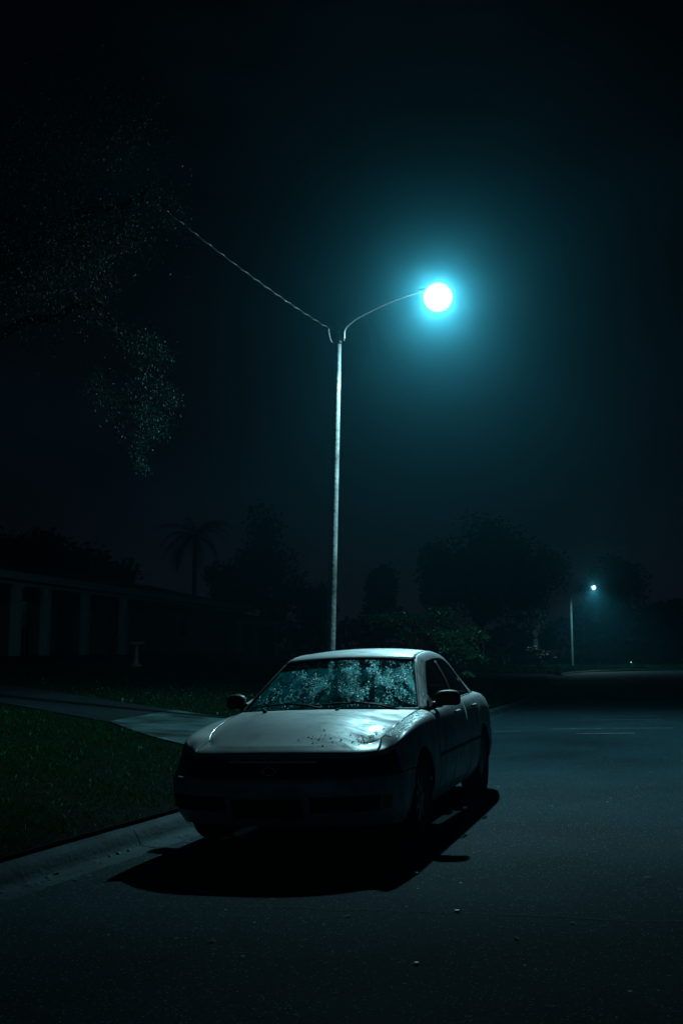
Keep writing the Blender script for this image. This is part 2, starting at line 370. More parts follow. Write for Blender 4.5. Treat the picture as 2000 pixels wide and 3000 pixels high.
def sweep(name, s_arr, d_arr, zf, m, kind='structure', smooth=True):
    V = []
    for s in s_arr:
        p, t = K(s); nrm = np.array([t[1], -t[0]])
        for d in d_arr:
            q = p + nrm * d; V.append((q[0], q[1], float(zf(s, d))))
    nd = len(d_arr)
    F = [(i * nd + j, i * nd + j + 1, (i + 1) * nd + j + 1, (i + 1) * nd + j) for i in range(len(s_arr) - 1) for j in range(nd - 1)]
    F = [f[::-1] for f in F] if False else F
    o = obj(name, V, F, m, None, smooth, weld=1e-5)
    if kind: tag(o, kind=kind)
    return o
smin, smax = 2, KS[-1] - 2
s_road = np.concatenate([np.arange(smin, S_OF(-4), 8), np.arange(S_OF(-4), S_OF(84), 1.0), np.arange(S_OF(84), smax, 8)])
rd = sweep('road', s_road, np.concatenate([np.linspace(.40, ROADW - .40, 19)]), lambda s, d: road_z(d) if .62 < d < ROADW - .62 else road_z(.62), M['asphalt'])
s_left1 = s_road[s_road <= SIDE0]; s_left1 = np.append(s_left1, SIDE0)
s_left2 = np.insert(s_road[s_road > SIDE1], 0, SIDE1)
gm = MB(); gm.add([(-182, -133, -.13), (182, -133, -.13), (182, 222, -.13), (-182, 222, -.13)], [(0, 1, 2, 3)]); tag(gm.build('ground', M['lawn'], None), kind='structure')
zl = lambda s, d: float(lawn_z(s, d))
dl = -np.array([0, .5, 1, 1.5, 2, 3, 4, 5, 6, 7.5, 9, 11, 13, 15, 17, 20, 25, 35, 60, 90])
ln1 = sweep('lawn', s_left1, dl, zl, M['lawn']); ln2 = sweep('lawn_corner', s_left2, dl, zl, M['lawn'])
sweep('side_street', [SIDE0 - .02, SIDE0 + 2, SIDE0 + 5, SIDE1 - 2, SIDE1 + .02], [.62, 0] + list(dl), lambda s, d: float(lawn_z(s, d)) - .02 if d < 0 else road_z(.62) * .5, M['asphalt'])
sweep('verge', s_road, ROADW + np.array([0, 1, 2.2, 3.5]), lambda s, d: float(rlawn_z(d)), M['lawn'])
KPROF = [(-.03, .02), (.0, .070), (.02, .077), (.085, .075), (.115, .066), (.14, .045), (.165, .0), (.18, -.038), (.21, -.050), (.395, -.044), (.40, -.10)]
def kerb(name, ss, flip, label, endcurve=None):
    V = []; F = []; L = len(KPROF); s_a, s_b = ss[0], ss[-1]; near = (max(s_a, S_OF(-6)), min(s_b, S_OF(60))); cuts = [s_a]
    x = near[0]
    while x < near[1] - 1: cuts.append(x); x += 3.05        # expansion joints every three metres
    cuts += [max(cuts[-1] + .5, near[1])] if near[1] > cuts[-1] + .5 else []; cuts.append(s_b) if s_b > cuts[-1] + .5 else None
    for a, b in zip(cuts[:-1], cuts[1:]):
        n0 = len(V); n = max(2, int((b - a) / 1.0) + 1); S_ = np.linspace(a + .006, b - .006, n)
        jig = random.uniform(-.004, .004)
        for s in S_:
            p, t = K(s); nrm = np.array([t[1], -t[0]])
            for d, z in KPROF:
                q = p + nrm * (ROADW - d if flip else d); V.append((q[0], q[1], z + (jig if z > -.03 else 0)))
        F += [(n0 + i * L + j, n0 + i * L + j + 1, n0 + (i + 1) * L + j + 1, n0 + (i + 1) * L + j) for i in range(n - 1) for j in range(L - 1)]
        F += [tuple(n0 + j for j in range(L)), tuple(n0 + (n - 1) * L + j for j in range(L))[::-1]]
    o = obj(name, V, F, M['concrete_kerb'], None, True, weld=1e-5, autosmooth=50)
    tag(o, kind='structure'); return o
kerb('kerb', s_left1, False, '')
kerb('kerb_corner', s_left2, False, '')
kerb('kerb_opposite', s_road, True, '')

# driveway and its pale concrete apron, laid on the rising lawn
def drape(name, A, B, nA, m, dz):
    A = catmull(A, 10); B = catmull(B, 10)
    ua = np.linspace(0, 1, 60)
    def rs(P):
        c = np.concatenate([[0], np.cumsum(np.linalg.norm(np.diff(P, axis=0), axis=1))]); c /= c[-1]
        return np.stack([np.interp(ua, c, P[:, 0]), np.interp(ua, c, P[:, 1])], 1)
    A, B = rs(A), rs(B); V = []; n = 13
    G = np.array([[A[i] * (1 - j / (n - 1)) + B[i] * j / (n - 1) for j in range(n)] for i in range(60)]).reshape(-1, 2)
    G = G.reshape(60, n, 2)
    for i in range(60):
        k_ = mnoise.noise(Vector((i * .55, dz * 999, 0))) * .05 + mnoise.noise(Vector((i * 1.9, dz * 999, 4))) * .025; G[i, 0] += (G[i, 0] - G[i, 1]) * k_; G[i, -1] += (G[i, -1] - G[i, -2]) * k_ * 1.3
    G = G.reshape(-1, 2); s, d = sd(G[:, 0], G[:, 1]); z = lawn_z(s, np.minimum(d, 0)) + dz
    V = np.column_stack([G, z])
    F = [(i * n + j, i * n + j + 1, (i + 1) * n + j + 1, (i + 1) * n + j) for i in range(59) for j in range(n - 1)]
    return tag(obj(name, V, F, m, None, True, weld=1e-6), kind='structure')
def kp(y, off=0.0):
    p, t = K(S_OF(y)); return (p[0] - t[1] * off, p[1] + t[0] * off)
AP_LO = [kp(11.9, .02), (-1.95, 13.55), (-2.6, 14.4), (-3.45, 15.9)]
AP_HI = [kp(19.6, .02), (.2, 18.6), (-1.7, 17.75), (-2.9, 18.6)]
drape('driveway_apron', AP_LO, AP_HI, 0, M['concrete'], .022)
drape('driveway', [(-3.43, 15.85), (-5.8, 18.0), (-10, 21.6), (-15, 26)], [(-2.86, 18.55), (-7.3, 22.5), (-11.5, 26), (-16, 30)], 0, M['asphalt_old'], .018)
def on_drive(x, y):
    # rough test used to keep grass blades off the paving
    P = [AP_LO[0], (-1.95, 13.55), (-2.6, 14.4), (-3.45, 15.9), (-5.8, 18.0), (-10, 21.6), (-15, 26), (-16, 30), (-11.5, 26), (-7.3, 22.5), (-2.9, 18.6), (-1.7, 17.75), (.2, 18.6), AP_HI[0]]
    ins = np.zeros(len(x), bool)
    for (x1, y1), (x2, y2) in zip(P, P[1:] + P[:1]):
        c = ((y1 > y) != (y2 > y)) & (x < (x2 - x1) * (y - y1) / (y2 - y1 + 1e-12) + x1); ins ^= c
    return ins

# worn pale lines and a crack in the asphalt
def ribbon(name, pts, w, m, dz, kind='structure'):
    pts = np.asarray(pts, float); t = np.gradient(pts, axis=0); t /= np.linalg.norm(t, axis=1)[:, None]
    nrm = np.stack([t[:, 1], -t[:, 0]], 1); w = np.broadcast_to(w, len(pts))[:, None]
    A = pts + nrm * w / 2; B = pts - nrm * w / 2; G = np.stack([A, B], 1).reshape(-1, 2)
    s, d = sd(G[:, 0], G[:, 1]); V = np.column_stack([G, road_z(d) + dz])
    F = [(2 * i, 2 * i + 1, 2 * i + 3, 2 * i + 2) for i in range(len(pts) - 1)]
    return tag(obj(name, V, F, m, None, False, weld=1e-6), kind=kind)
def wob(a, b, n, amp, f=1.3, seed=0):
    a = np.array(a); b = np.array(b); u = np.linspace(0, 1, n)[:, None]; p = a + (b - a) * u; L = np.linalg.norm(b - a); nn = np.array([-(b - a)[1], (b - a)[0]]) / L
    k = np.array([mnoise.noise(Vector((i / n * L * f, seed * 7.1, 0))) for i in range(n)])
    return p + nn * (k * amp)[:, None]
for i, (a, b, w) in enumerate([((2.72, 19.15), (3.18, 19.1), .05), ((3.75, 19.3), (5.9, 19.0), .07), ((4.8, 21.6), (6.4, 21.35), .05), ((3.95, 18.1), (4.9, 17.95), .10)]):
    ribbon('worn_road_line', wob(a, b, 24, .03, 2, i), w * (.7 + .5 * RNG.random(24)), M['worn_paint'], .006)
ribbon('road_crack', wob((-.6, 6.12), (2.9, 5.35), 90, .07, 3, 4), .006 * (.5 + RNG.random(90)), M['crack'], .005)

# ------------------------------------------------------------------ grass blades (one mass)
def grass(name, n, smp, hmin, hmax, w, label):
    s, d = smp(n); P = np.empty((n, 2))
    xs = np.interp(s, KS, KD[:, 0]); ys = np.interp(s, KS, KD[:, 1])
    tx = np.interp(s + 1, KS, KD[:, 0]) - xs; ty = np.interp(s + 1, KS, KD[:, 1]) - ys; l = np.hypot(tx, ty); tx /= l; ty /= l
    P[:, 0] = xs + ty * d; P[:, 1] = ys - tx * d
    keep = ~on_drive(P[:, 0], P[:, 1]); P = P[keep]; s = s[keep]; d = d[keep]; n = len(P)
    clump = np.array([mnoise.noise(Vector((x * 1.1, y * 1.1, 3))) for x, y in P]) * .5 + .6
    z = lawn_z(s, d) - .005; h = (hmin + (hmax - hmin) * RNG.random(n) ** 1.6) * np.clip(clump * 1.5, .45, 1.6)
    a = RNG.random(n) * 2 * pi; lean = RNG.normal(0, .55, (n, 2)) * h[:, None]; ww = w * (.6 + .8 * RNG.random(n)) / 2
    b = np.stack([np.cos(a), np.sin(a)], 1) * ww[:, None]
    V = np.empty((n, 5, 3)); V[:, 0, :2] = P - b; V[:, 1, :2] = P + b; V[:, 0, 2] = V[:, 1, 2] = z
    m = P + lean * .35; V[:, 2, :2] = m + b * .8; V[:, 3, :2] = m - b * .8; V[:, 2, 2] = V[:, 3, 2] = z + h * .6
    V[:, 4, :2] = P + lean; V[:, 4, 2] = z + h
    me = bpy.data.meshes.new(name); base = np.arange(n)[:, None] * 5
    q = (base + np.array([0, 1, 2, 3])).reshape(-1); tr = (base + np.array([3, 2, 4])).reshape(-1)
    li = np.concatenate([q, tr]); ls = np.concatenate([np.arange(n) * 4, n * 4 + np.arange(n) * 3])
    me.vertices.add(n * 5); me.vertices.foreach_set('co', V.reshape(-1)); me.loops.add(len(li)); me.loops.foreach_set('vertex_index', li.astype(np.int32))
    me.polygons.add(2 * n); me.polygons.foreach_set('loop_start', ls.astype(np.int32)); me.update(calc_edges=True); me.validate()
    me.materials.append(M['grass']); o = bpy.data.objects.new(name, me); COL.objects.link(o)
    return tag(o, label, 'grass', kind='stuff')
s0, s1, s2, s3 = S_OF(4), S_OF(15), S_OF(30), S_OF(46)
grass('grass', 120000, lambda n: (s0 + (s1 - s0) * RNG.random(n), -.02 - 6.5 * RNG.random(n)), .018, .06, .007, 'dewy green grass of the front lawn between kerb and houses')
grass('grass_far', 80000, lambda n: (s1 + (s3 - s1) * RNG.random(n) ** 1.3, -.02 - 15 * RNG.random(n) ** 1.2), (.025), .075, .013, 'rougher dark grass further up beyond the driveway')
grass('grass_corner', 9000, lambda n: (SIDE1 + .5 + 30 * RNG.random(n), -.02 - 9 * RNG.random(n)), .06, .16, .05, 'pale green grass on the far corner lit by the distant lamp')

# fallen leaves and grit gathered in the gutter and strewn thinly over the road
n = 900; ls_ = S_OF(2) + (S_OF(40) - S_OF(2)) * RNG.random(n); ld_ = np.where(RNG.random(n) < .75, .20 + .28 * RNG.random(n) ** 2, .4 + 6 * RNG.random(n)); V = []; F = []
for s_, d_ in zip(ls_, ld_):
    p, t = K(s_); q = p + np.array([t[1], -t[0]]) * d_; a = RNG.random() * 6.3; r = .010 + .022 * RNG.random(); z = (float(road_z(max(d_, .62))) if d_ > .4 else -.045) + .003
    i0 = len(V)
    for dx, dy, dz in ((-1, 0, 0), (0, .42, .35), (1, 0, .1), (0, -.42, .3)): V.append((q[0] + r * (dx * cos(a) - dy * sin(a)), q[1] + r * (dx * sin(a) + dy * cos(a)), z + r * dz))
    F += [(i0, i0 + 3, i0 + 1), (i0 + 1, i0 + 3, i0 + 2)]
tag(obj('fallen_leaves', V, F, M['leafbits'], None, False), 'dead leaves and grit lying along the gutter', 'leaves', kind='stuff')

# ================================================================== the parked saloon
CAR = (0.185, 9.52, .018); YAW = -.294; CROLL = -.0325
car = empty('parked_car', CAR)
car.rotation_mode = 'XYZ'; car.rotation_euler = (0, CROLL, YAW)
tag(car, 'wet silver four-door saloon parked at the kerb under the street lamp', 'car')

RX = np.array([
 [0,.33,.58,.74,.80,.81,.80,.80,.80,.80,.80,.80,.72,.55,.30,0],
 [0,.34,.62,.79,.845,.862,.862,.866,.866,.866,.862,.85,.77,.58,.30,0],
 [0,.35,.64,.81,.868,.886,.886,.890,.890,.890,.886,.875,.80,.60,.30,0],
 [0,.35,.64,.81,.869,.888,.888,.893,.893,.893,.888,.877,.80,.60,.30,0],
 [0,.345,.625,.795,.864,.886,.888,.893,.893,.893,.888,.877,.80,.60,.30,0],
 [0,.335,.605,.772,.852,.878,.884,.889,.889,.889,.883,.872,.795,.595,.30,0],
 [0,.32,.58,.735,.832,.862,.869,.874,.875,.874,.868,.855,.78,.585,.30,0],
 [0,.31,.560,.715,.808,.836,.845,.848,.848,.845,.832,.805,.73,.56,.29,0],
 [0,.30,.52,.625,.69,.722,.752,.802,.802,.795,.775,.715,.62,.47,.26,0]])
sideY = [-1.83,-1.39,-.93,-.30,.40,.97,1.32,1.76]
fr = [[-2.25,-2.235,-2.15,-2.01],[-2.32,-2.30,-2.21,-2.05],[-2.345,-2.325,-2.24,-2.07],[-2.335,-2.315,-2.225,-2.06],
      [-2.285,-2.265,-2.175,-2.02],[-2.25,-2.232,-2.135,-1.975],[-2.215,-2.197,-2.09,-1.93],[-2.180,-2.160,-2.05,-1.89],[-2.105,-2.085,-1.98,-1.82]]
rr = [[2.10,2.22,2.26,2.27],[2.14,2.30,2.35,2.36],[2.17,2.33,2.38,2.39],[2.165,2.325,2.375,2.385],[2.14,2.30,2.35,2.36],[2.13,2.29,2.34,2.35],[2.12,2.275,2.325,2.335],[2.10,2.25,2.30,2.31],[2.04,2.17,2.21,2.22]]
RY = np.array([f + ([y for y in sideY]) + r for f, r in zip(fr, rr)])
RY[8, 4] = -1.66; RY[7, 4] = -1.76
z0 = [.225,.225,.225,.215] + [.205]*8 + [.215,.235,.24,.24]
z1 = [.31]*16
z2 = [.435]*16
z3 = [.525]*16
z4 = [.553,.553,.553,.56] + [.60]*8 + [.58]*4
z5 = [.615,.615,.615,.625,.66] + [.69]*7 + [.68]*4
z6 = [.666,.666,.664,.676,.748,.788,.800,.805,.81,.82,.83,.83,.80,.79,.79,.79]
z7 = [.704,.704,.702,.712,.789,.848,.875,.895,.905,.915,.925,.925,.90,.90,.90,.90]
z8 = [.738,.737,.732,.738,.796,.857,.912,.935,.948,.957,.962,.962,.945,.94,.945,.945]
RZ = np.array([z0, z1, z2, z3, z4, z5, z6, z7, z8])
RINGS = np.stack([RX, RY, RZ], 2)      # ring, col, xyz

def cr1(P, u):      # catmull through P (first axis) at u (array), clamped with mirrored end for symmetric tangents
    P = np.asarray(P); n = len(P); u = np.clip(np.asarray(u, float), 0, n - 1 - 1e-9); i = u.astype(int); f = (u - i)
    f = f.reshape(f.shape + (1,) * (P.ndim - 1))
    E = np.concatenate([(2 * P[0] - P[1])[None], P, (2 * P[-1] - P[-2])[None]])
    a, b, c, d = E[i], E[i + 1], E[i + 2], E[i + 3]
    return .5 * ((2 * b) + (-a + c) * f + (2 * a - 5 * b + 4 * c - d) * f ** 2 + (-a + 3 * b - 3 * c + d) * f ** 3)
def S(t, w):        # body surface point(s): t along the half perimeter, w from sill to seam
    t = np.asarray(t, float); w = np.asarray(w, float)
    # mirror columns so that the centre lines are smooth
    R = RINGS; m0 = R[:, 1:2] * np.array([-1, 1, 1]); m1 = R[:, -2:-1] * np.array([-1, 1, 1])
    Q = np.concatenate([m0, R, m1], 1)                 # ring, col+1
    Pt = cr1(np.swapaxes(Q, 0, 1), t.reshape(-1) + 1)  # N, ring, xyz
    out = np.empty((len(Pt), 3)); ww = w.reshape(-1)
    n = Pt.shape[1]; u = np.clip(ww, 0, n - 1 - 1e-9); i = u.astype(int); f = (u - i)[:, None]
    E = np.concatenate([(2 * Pt[:, :1] - Pt[:, 1:2]), Pt, (2 * Pt[:, -1:] - Pt[:, -2:-1])], 1); k = np.arange(len(Pt))
    a, b, c, d = E[k, i], E[k, i + 1], E[k, i + 2], E[k, i + 3]
    out = .5 * ((2 * b) + (-a + c) * f + (2 * a - 5 * b + 4 * c - d) * f ** 2 + (-a + 3 * b - 3 * c + d) * f ** 3)
    return out
def Snorm(t, w):
    e = .02; a = S(t + e, w) - S(t - e, w); b = S(t, w + e) - S(t, w - e); n = np.cross(a, b); n /= np.linalg.norm(n, axis=1)[:, None] + 1e-9
    return n        # may point in or out; fixed by caller

ARCH = [((-1.39, .325), .352), ((1.32, .325), .352)]
def grid_patch(ts, ws, keep=None, arch=True, mirror=1, off=0.0, warp=None):
    T, Wg = np.meshgrid(ts, ws, indexing='ij'); T = warp(T, Wg) if warp else T; P = S(T.ravel(), Wg.ravel())
    if off:
        n = Snorm(T.ravel(), Wg.ravel()); ctr = P - np.array([0, 0, .5]); ctr[:, 1] *= .35
        sgn = np.sign((n * ctr).sum(1)); P = P + n * sgn[:, None] * off
    nt_, nw = len(ts), len(ws); F = []; moved = P.copy(); valid = np.ones(len(P), bool)
    inside = np.zeros(len(P), bool)
    if arch:
        for (yc, zc), R in ARCH:
            r = np.hypot(P[:, 1] - yc, P[:, 2] - zc); inside |= (r < R) & (P[:, 0] > .5)
    Fi = []
    for i in range(nt_ - 1):
        for j in range(nw - 1):
            q = [i * nw + j, (i + 1) * nw + j, (i + 1) * nw + j + 1, i * nw + j + 1]
            c = P[q].mean(0)
            if arch and c[0] > .5 and any(math.hypot(c[1] - yc, c[2] - zc) < R for (yc, zc), R in ARCH): continue
            Fi.append(q)
    used = set(v for q in Fi for v in q)
    if arch:
        cnt = {}
        for q in Fi:
            for a, b in zip(q, q[1:] + q[:1]): cnt[(min(a, b), max(a, b))] = cnt.get((min(a, b), max(a, b)), 0) + 1
        bd = set(v for e_, c_ in cnt.items() if c_ == 1 for v in e_)
        for v in bd:
            for (yc, zc), R in ARCH:
                dy, dz = P[v, 1] - yc, P[v, 2] - zc; r = math.hypot(dy, dz)
                if P[v, 0] > .5 and abs(r - R) < .035: moved[v, 1] = yc + dy * R / r; moved[v, 2] = zc + dz * R / r
    idx = {v: k for k, v in enumerate(sorted(used))}
    V = [moved[v] * np.array([mirror, 1, 1]) for v in sorted(used)]
    F = [tuple(idx[v] for v in (q if mirror > 0 else q[::-1])) for q in Fi]
    return V, F
def span(a, b, step=.05):
    return np.linspace(a, b, max(2, int(round((b - a) / step)) + 1))
G_ = .012   # half seam in t units (about 5 mm)
def panel(name, parts, mt, both=False, th=.010, weld=.0008, **k):
    """parts: list of (t0,t1,w0,w1,arch[,off]); both=True joins left and right into one mesh, else returns two objects"""
    objs = []
    for grp in ([(1, -1)] if both else [(1,), (-1,)]):
        mb = MB()
        for sgn in grp:
            for a in parts:
                V, F = grid_patch(span(a[0], a[1], .05 if a[4] else .1), span(a[2], a[3], .10 if a[4] else .16), arch=a[4], mirror=sgn, off=a[5] if len(a) > 5 else 0, warp=a[6] if len(a) > 6 else None)
                mb.add(V, F)
        o = mb.build(name, mt, car, True, weld=weld, autosmooth=38)
        if th: solid(o, th, 0)
        objs.append(o)
    return objs

panel('front_bumper', [(0, 4.75, 0, 3.42, True)], M['paint'], both=True)
TH = 3.47
tf = lambda w: 2.62 + (TH - 2.62) * np.clip((w - 6) / 2, 0, 1) ** 2.4      # where hood and fender part on the nose
panel('fender', [(3.50, 6.13, 3.50, 8, True), (0, 1, 6.0, 8, True, 0, lambda u, w: tf(w) + .03 + (3.50 - .03 - tf(w)) * u), (4.80, 6.13, 0.0, 3.5, True)], M['paint'])
panel('front_door', [(6.145, 8.10, .75, 8, False)], M['paint'])
panel('rear_door', [(8.110, 9.60, .75, 8, True)], M['paint'])
panel('quarter_panel', [(9.61, 12.14, 3.5, 8, True), (9.2, 10.9, .0, 3.5, True)], M['paint'])
panel('sill', [(5.6, 9.6, 0, .70, True, -.004)], M['paint'])
panel('rear_bumper', [(10.95, 15, 0, 3.42, True)], M['paint'], both=True)
# grille and headlights between bumper and hood
panel('grille', [(0, .98, 3.47, 5.85, False, -.012)], M['dark'], both=True, th=.004)
hl = panel('headlight', [(1.03, 3.46, 3.50, 5.95, False, -.002)], M['lamp_cover'], th=0)
for o, sgn in zip(hl, (1, -1)):
    V, F = grid_patch(span(1.05, 3.40, .1), span(3.55, 5.9, .16), arch=False, mirror=sgn, off=-.05); obj('reflector', V, F, M['rim'], o, True)
    V, F = grid_patch(span(2.75, 3.35, .1), span(3.8, 5.2, .16), arch=False, mirror=sgn, off=-.012); obj('indicator', V, F, M['amber'], o, True)
# bars of the grille
mb = MB()
for w in (3.9, 4.5, 5.1):
    p = S(np.linspace(0, .95, 12), np.full(12, w)); p = np.vstack([p[::-1] * [-1, 1, 1], p[1:]]); p[:, 1] -= .004; mb.tube(p, .007, 6)
gb = mb.build('grille_bars', M['dark'], car, True)
mb = MB(); p = S(np.linspace(0, .98, 12), np.full(12, 5.6)); p = np.vstack([p[::-1] * [-1, 1, 1], p[1:]]); p[:, 1] -= .008; mb.tube(p, .011, 6)
mb.build('grille_trim', M['chrome'], car, True)
mb = MB(); e0 = S(np.array([0.]), np.array([4.6]))[0]
mb.tube([(e0[0] + .045 * cos(a) , e0[1] - .012, e0[2] + .026 * sin(a)) for a in np.linspace(0, 2 * pi, 21)], .005, 6, False)
mb.build('emblem', M['chrome'], car, True)
# intakes, signals, plates
for sgn in (1, -1):
    V, F = grid_patch(span(.86, 2.55, .1), span(1.15, 1.95, .1), arch=False, mirror=sgn, off=.009); o = obj('air_intake', V, F, M['shell'], car, True)
    V, F = grid_patch(span(2.62, 2.95, .1), span(1.2, 1.9, .1), arch=False, mirror=sgn, off=.009); obj('turn_signal', V, F, M['amber'], car, True)
mb = MB()
for sgn in (1, -1): V, F = grid_patch(span(0, .72, .1), span(.75, 1.8, .1), arch=False, mirror=sgn, off=.009); mb.add(V, F)
mb.build('lower_intake', M['shell'], car, True, weld=.001)
# rear lights
tl_ = panel('tail_light', [(12.15, 14.1, 4.0, 6.6, False, .002)], M['red'], th=.004)
panel('rear_panel', [(14.14, 15, 3.47, 6.6, False), (12.15, 14.1, 3.47, 3.95, False)], M['paint'], both=True)

# side moulding, seam-dark body shell
for sgn in (1, -1):
    for a, b in ((6.2, 8.08), (8.16, 9.16)):
        V, F = grid_patch(span(a, b, .08), np.array([3.35, 3.42, 3.62, 3.69]), arch=False, mirror=sgn, off=.010); o = solid(obj('side_moulding', V, F, M['dark'], car, True, autosmooth=40), .012)
mb = MB()
for sgn in (1, -1):
    V, F = grid_patch(span(0, 15, .1), span(0.05, 8, .25), arch=True, mirror=sgn, off=-.02); mb.add(V, F)
mb.build('inner_shell', M['shell'], car, True, weld=.001)

# hood and trunk: Coons patches inside the seam, one with the nose strip
def coons(c0, c1, l, r, n_s, n_v, bump):
    """c0(s), c1(s): front/back curves s in -1..1; l(v), r(v) side curves"""
    s = np.linspace(-1, 1, n_s) if np.isscalar(n_s) else n_s; v = np.linspace(0, 1, n_v); u = (s + 1) / 2
    C0, C1, L_, R_ = c0(s), c1(s), l(v), r(v)
    P = np.empty((len(s), len(v), 3))
    for j, vv in enumerate(v):
        a = (1 - vv) * C0 + vv * C1; b = (1 - u)[:, None] * L_[j] + u[:, None] * R_[j]
        c = ((1 - u)[:, None] * ((1 - vv) * C0[0] + vv * C1[0]) + u[:, None] * ((1 - vv) * C0[-1] + vv * C1[-1]))
        P[:, j] = a + b - c
        P[:, j, 2] += bump(s, vv)
    return s, v, P
def surf_mesh(P):
    a, b = P.shape[:2]; V = P.reshape(-1, 3); F = [(i * b + j, (i + 1) * b + j, (i + 1) * b + j + 1, i * b + j + 1) for i in range(a - 1) for j in range(b - 1)]
    return V, F
def seam_curve(t, w=8.0):
    p = S(np.abs(t), np.full(len(t), w)); p[:, 0] *= np.where(t < 0, -1, 1); return p
TH, TC = 3.47, 6.05       # the hood's front corner and cowl end on the seam
ts_h = np.concatenate([-span(0, TH, .1)[::-1], span(0, TH, .1)[1:]])
cowl = lambda s: np.stack([.752 * s * (1 - .0) , -1.165 + .215 * np.abs(s) ** 2.2, .945 - .030 * s ** 2], 1)
endc = seam_curve(np.array([TC]))[0]
def cowl(s):
    return np.stack([endc[0] * s, -1.16 + (endc[1] + 1.16) * np.abs(s) ** 2.2, .940 + (endc[2] - .940) * s ** 2], 1)
def hb(s, v):
    a = np.abs(s); k = .012 * np.clip(1 - s ** 2, 0, 1) * np.sin(pi * v) ** 2
    st = lambda x: (lambda q: q * q * (3 - 2 * q))(min(1, max(0, x)))
    sc_ = .34 + .36 * v; ridge = np.clip((sc_ + .07 - a) / .14, 0, 1); ridge = ridge * ridge * (3 - 2 * ridge)
    return k + .010 * ridge * st((v - .04) / .4) * st((1 - v) / .15)
s_h = ts_h / TH
_tt = np.linspace(TH, TC, 300); _yy = seam_curve(_tt)[:, 1]
def tsd(v): return np.interp(_yy[0] + (_yy[-1] - _yy[0]) * v, _yy, _tt)     # even steps along the car
s_, v_, PH = coons(lambda s: seam_curve(s * TH), cowl, lambda v: seam_curve(-tsd(v)), lambda v: seam_curve(tsd(v)), s_h, 46, hb)
for j, v in enumerate(v_):      # one smooth convex fall from the cowl to the nose
    f = 1.47 * v - .59 * v * v + .12 * v ** 3; ez, cz = PH[:, 0, 2], PH[:, -1, 2]; b0 = ez + (cz - ez) * f
    dl_ = PH[-1, j, 2] - b0[-1]
    if 0 < j < len(v_) - 1: PH[:, j, 2] = b0 + dl_ * np.abs(s_) ** 5 + hb(s_, v)
V, F = surf_mesh(PH); mb = MB(); mb.add(V, F)
for sgn in (1, -1):
    V, F = grid_patch(span(0, TH, .1), span(6.0, 8, .16), arch=False, mirror=sgn, warp=lambda T, w: T * tf(w) / TH); mb.add(V, F)
# a few mm inside the fender seam
hood = mb.build('hood', M['paint'], car, True, weld=.0015)
_bm = bmesh.new(); _bm.from_mesh(hood.data)
for _ in range(30):
    bmesh.ops.smooth_vert(_bm, verts=[v for v in _bm.verts if not v.is_boundary and v.co.y < -1.30], factor=.5, use_axis_x=False, use_axis_y=False, use_axis_z=True)
_bm.to_mesh(hood.data); _bm.free(); hood.data.polygons.foreach_set('use_smooth', np.ones(len(hood.data.polygons), bool))
for v in hood.data.vertices:
    if v.co.y > -1.95: v.co.x *= .993
solid(hood, .012, -1 if False else 0)
TR0, TR1 = 12.15, 10.80
def trc(s):
    e_ = seam_curve(np.array([TR1]))[0]
    return np.stack([e_[0] * s, 1.73 + (e_[1] - 1.73) * s ** 2, .985 + (e_[2] - .985) * s ** 2], 1)
def trb(s):
    t = 15 - (15 - TR0) * np.abs(s); p = S(t, np.full(len(t), 8.0)); p[:, 0] = np.abs(p[:, 0]) * np.sign(s); return p
s_, v_, PT = coons(trc, trb, lambda v: seam_curve(TR1 + (TR0 - TR1) * v) * [-1, 1, 1], lambda v: seam_curve(TR1 + (TR0 - TR1) * v), np.concatenate([-span(0, 1, .03)[::-1], span(0, 1, .03)[1:]]), 16, lambda s, v: .012 * (1 - s ** 2) * sin(pi * v))
V, F = surf_mesh(PT); mb = MB(); mb.add(V, F)
for sgn in (1, -1):
    V, F = grid_patch(span(TR0, 15, .1), span(6.65, 8, .16), arch=False, mirror=sgn); mb.add(V, F)
solid(mb.build('trunk_lid', M['paint'], car, True, weld=.006), .012, 0)

# ---- greenhouse
cO = np.array([(.738,-.885,.918),(.652,-.53,1.128),(.583,-.235,1.305),(.562,-.06,1.352),(.553,.35,1.380),(.548,.75,1.362),(.545,1.00,1.318),(.590,1.30,1.165),(.655,1.64,.985)])
cM = np.array([(.768,-.84,.922),(.683,-.49,1.122),(.618,-.19,1.290),(.606,-.01,1.330),(.604,.35,1.352),(.600,.72,1.336),(.605,.98,1.288),(.650,1.27,1.140),(.715,1.62,.972)])
cI = np.array([(.797,-.76,.930),(.712,-.44,1.100),(.648,-.14,1.262),(.640,.01,1.292),(.641,.35,1.308),(.642,.63,1.295),(.660,.84,1.236),(.718,1.02,1.105),(.788,1.14,.955)])
u = np.linspace(0, 8, 90)
O_, Mi, I_ = cr1(cO, u), cr1(cM, u), cr1(cI, u)
for sgn in (1, -1):
    rows = []
    for a in np.linspace(0, 1, 9):
        # quadratic through O, M (a=.5), I gives a rounded section
        rows.append(O_ * (2 * (a - .5) * (a - 1)) + Mi * (4 * a * (1 - a)) + I_ * (2 * a * (a - .5)))
    P = np.stack(rows, 1) * [sgn, 1, 1]; V, F = surf_mesh(P)
    solid(obj('roof_pillar', V, F, M['paint'], car, True), .012, 0)
def xI(y): return np.interp(y, I_[:, 1], I_[:, 0])
def zI(y): return np.interp(y, I_[:, 1], I_[:, 2])
belt = S(np.linspace(6.05, 10, 160), np.full(160, 8.0))
def bx(y): return np.interp(y, belt[:, 1], belt[:, 0])
def bz(y): return np.interp(y, belt[:, 1], belt[:, 2])
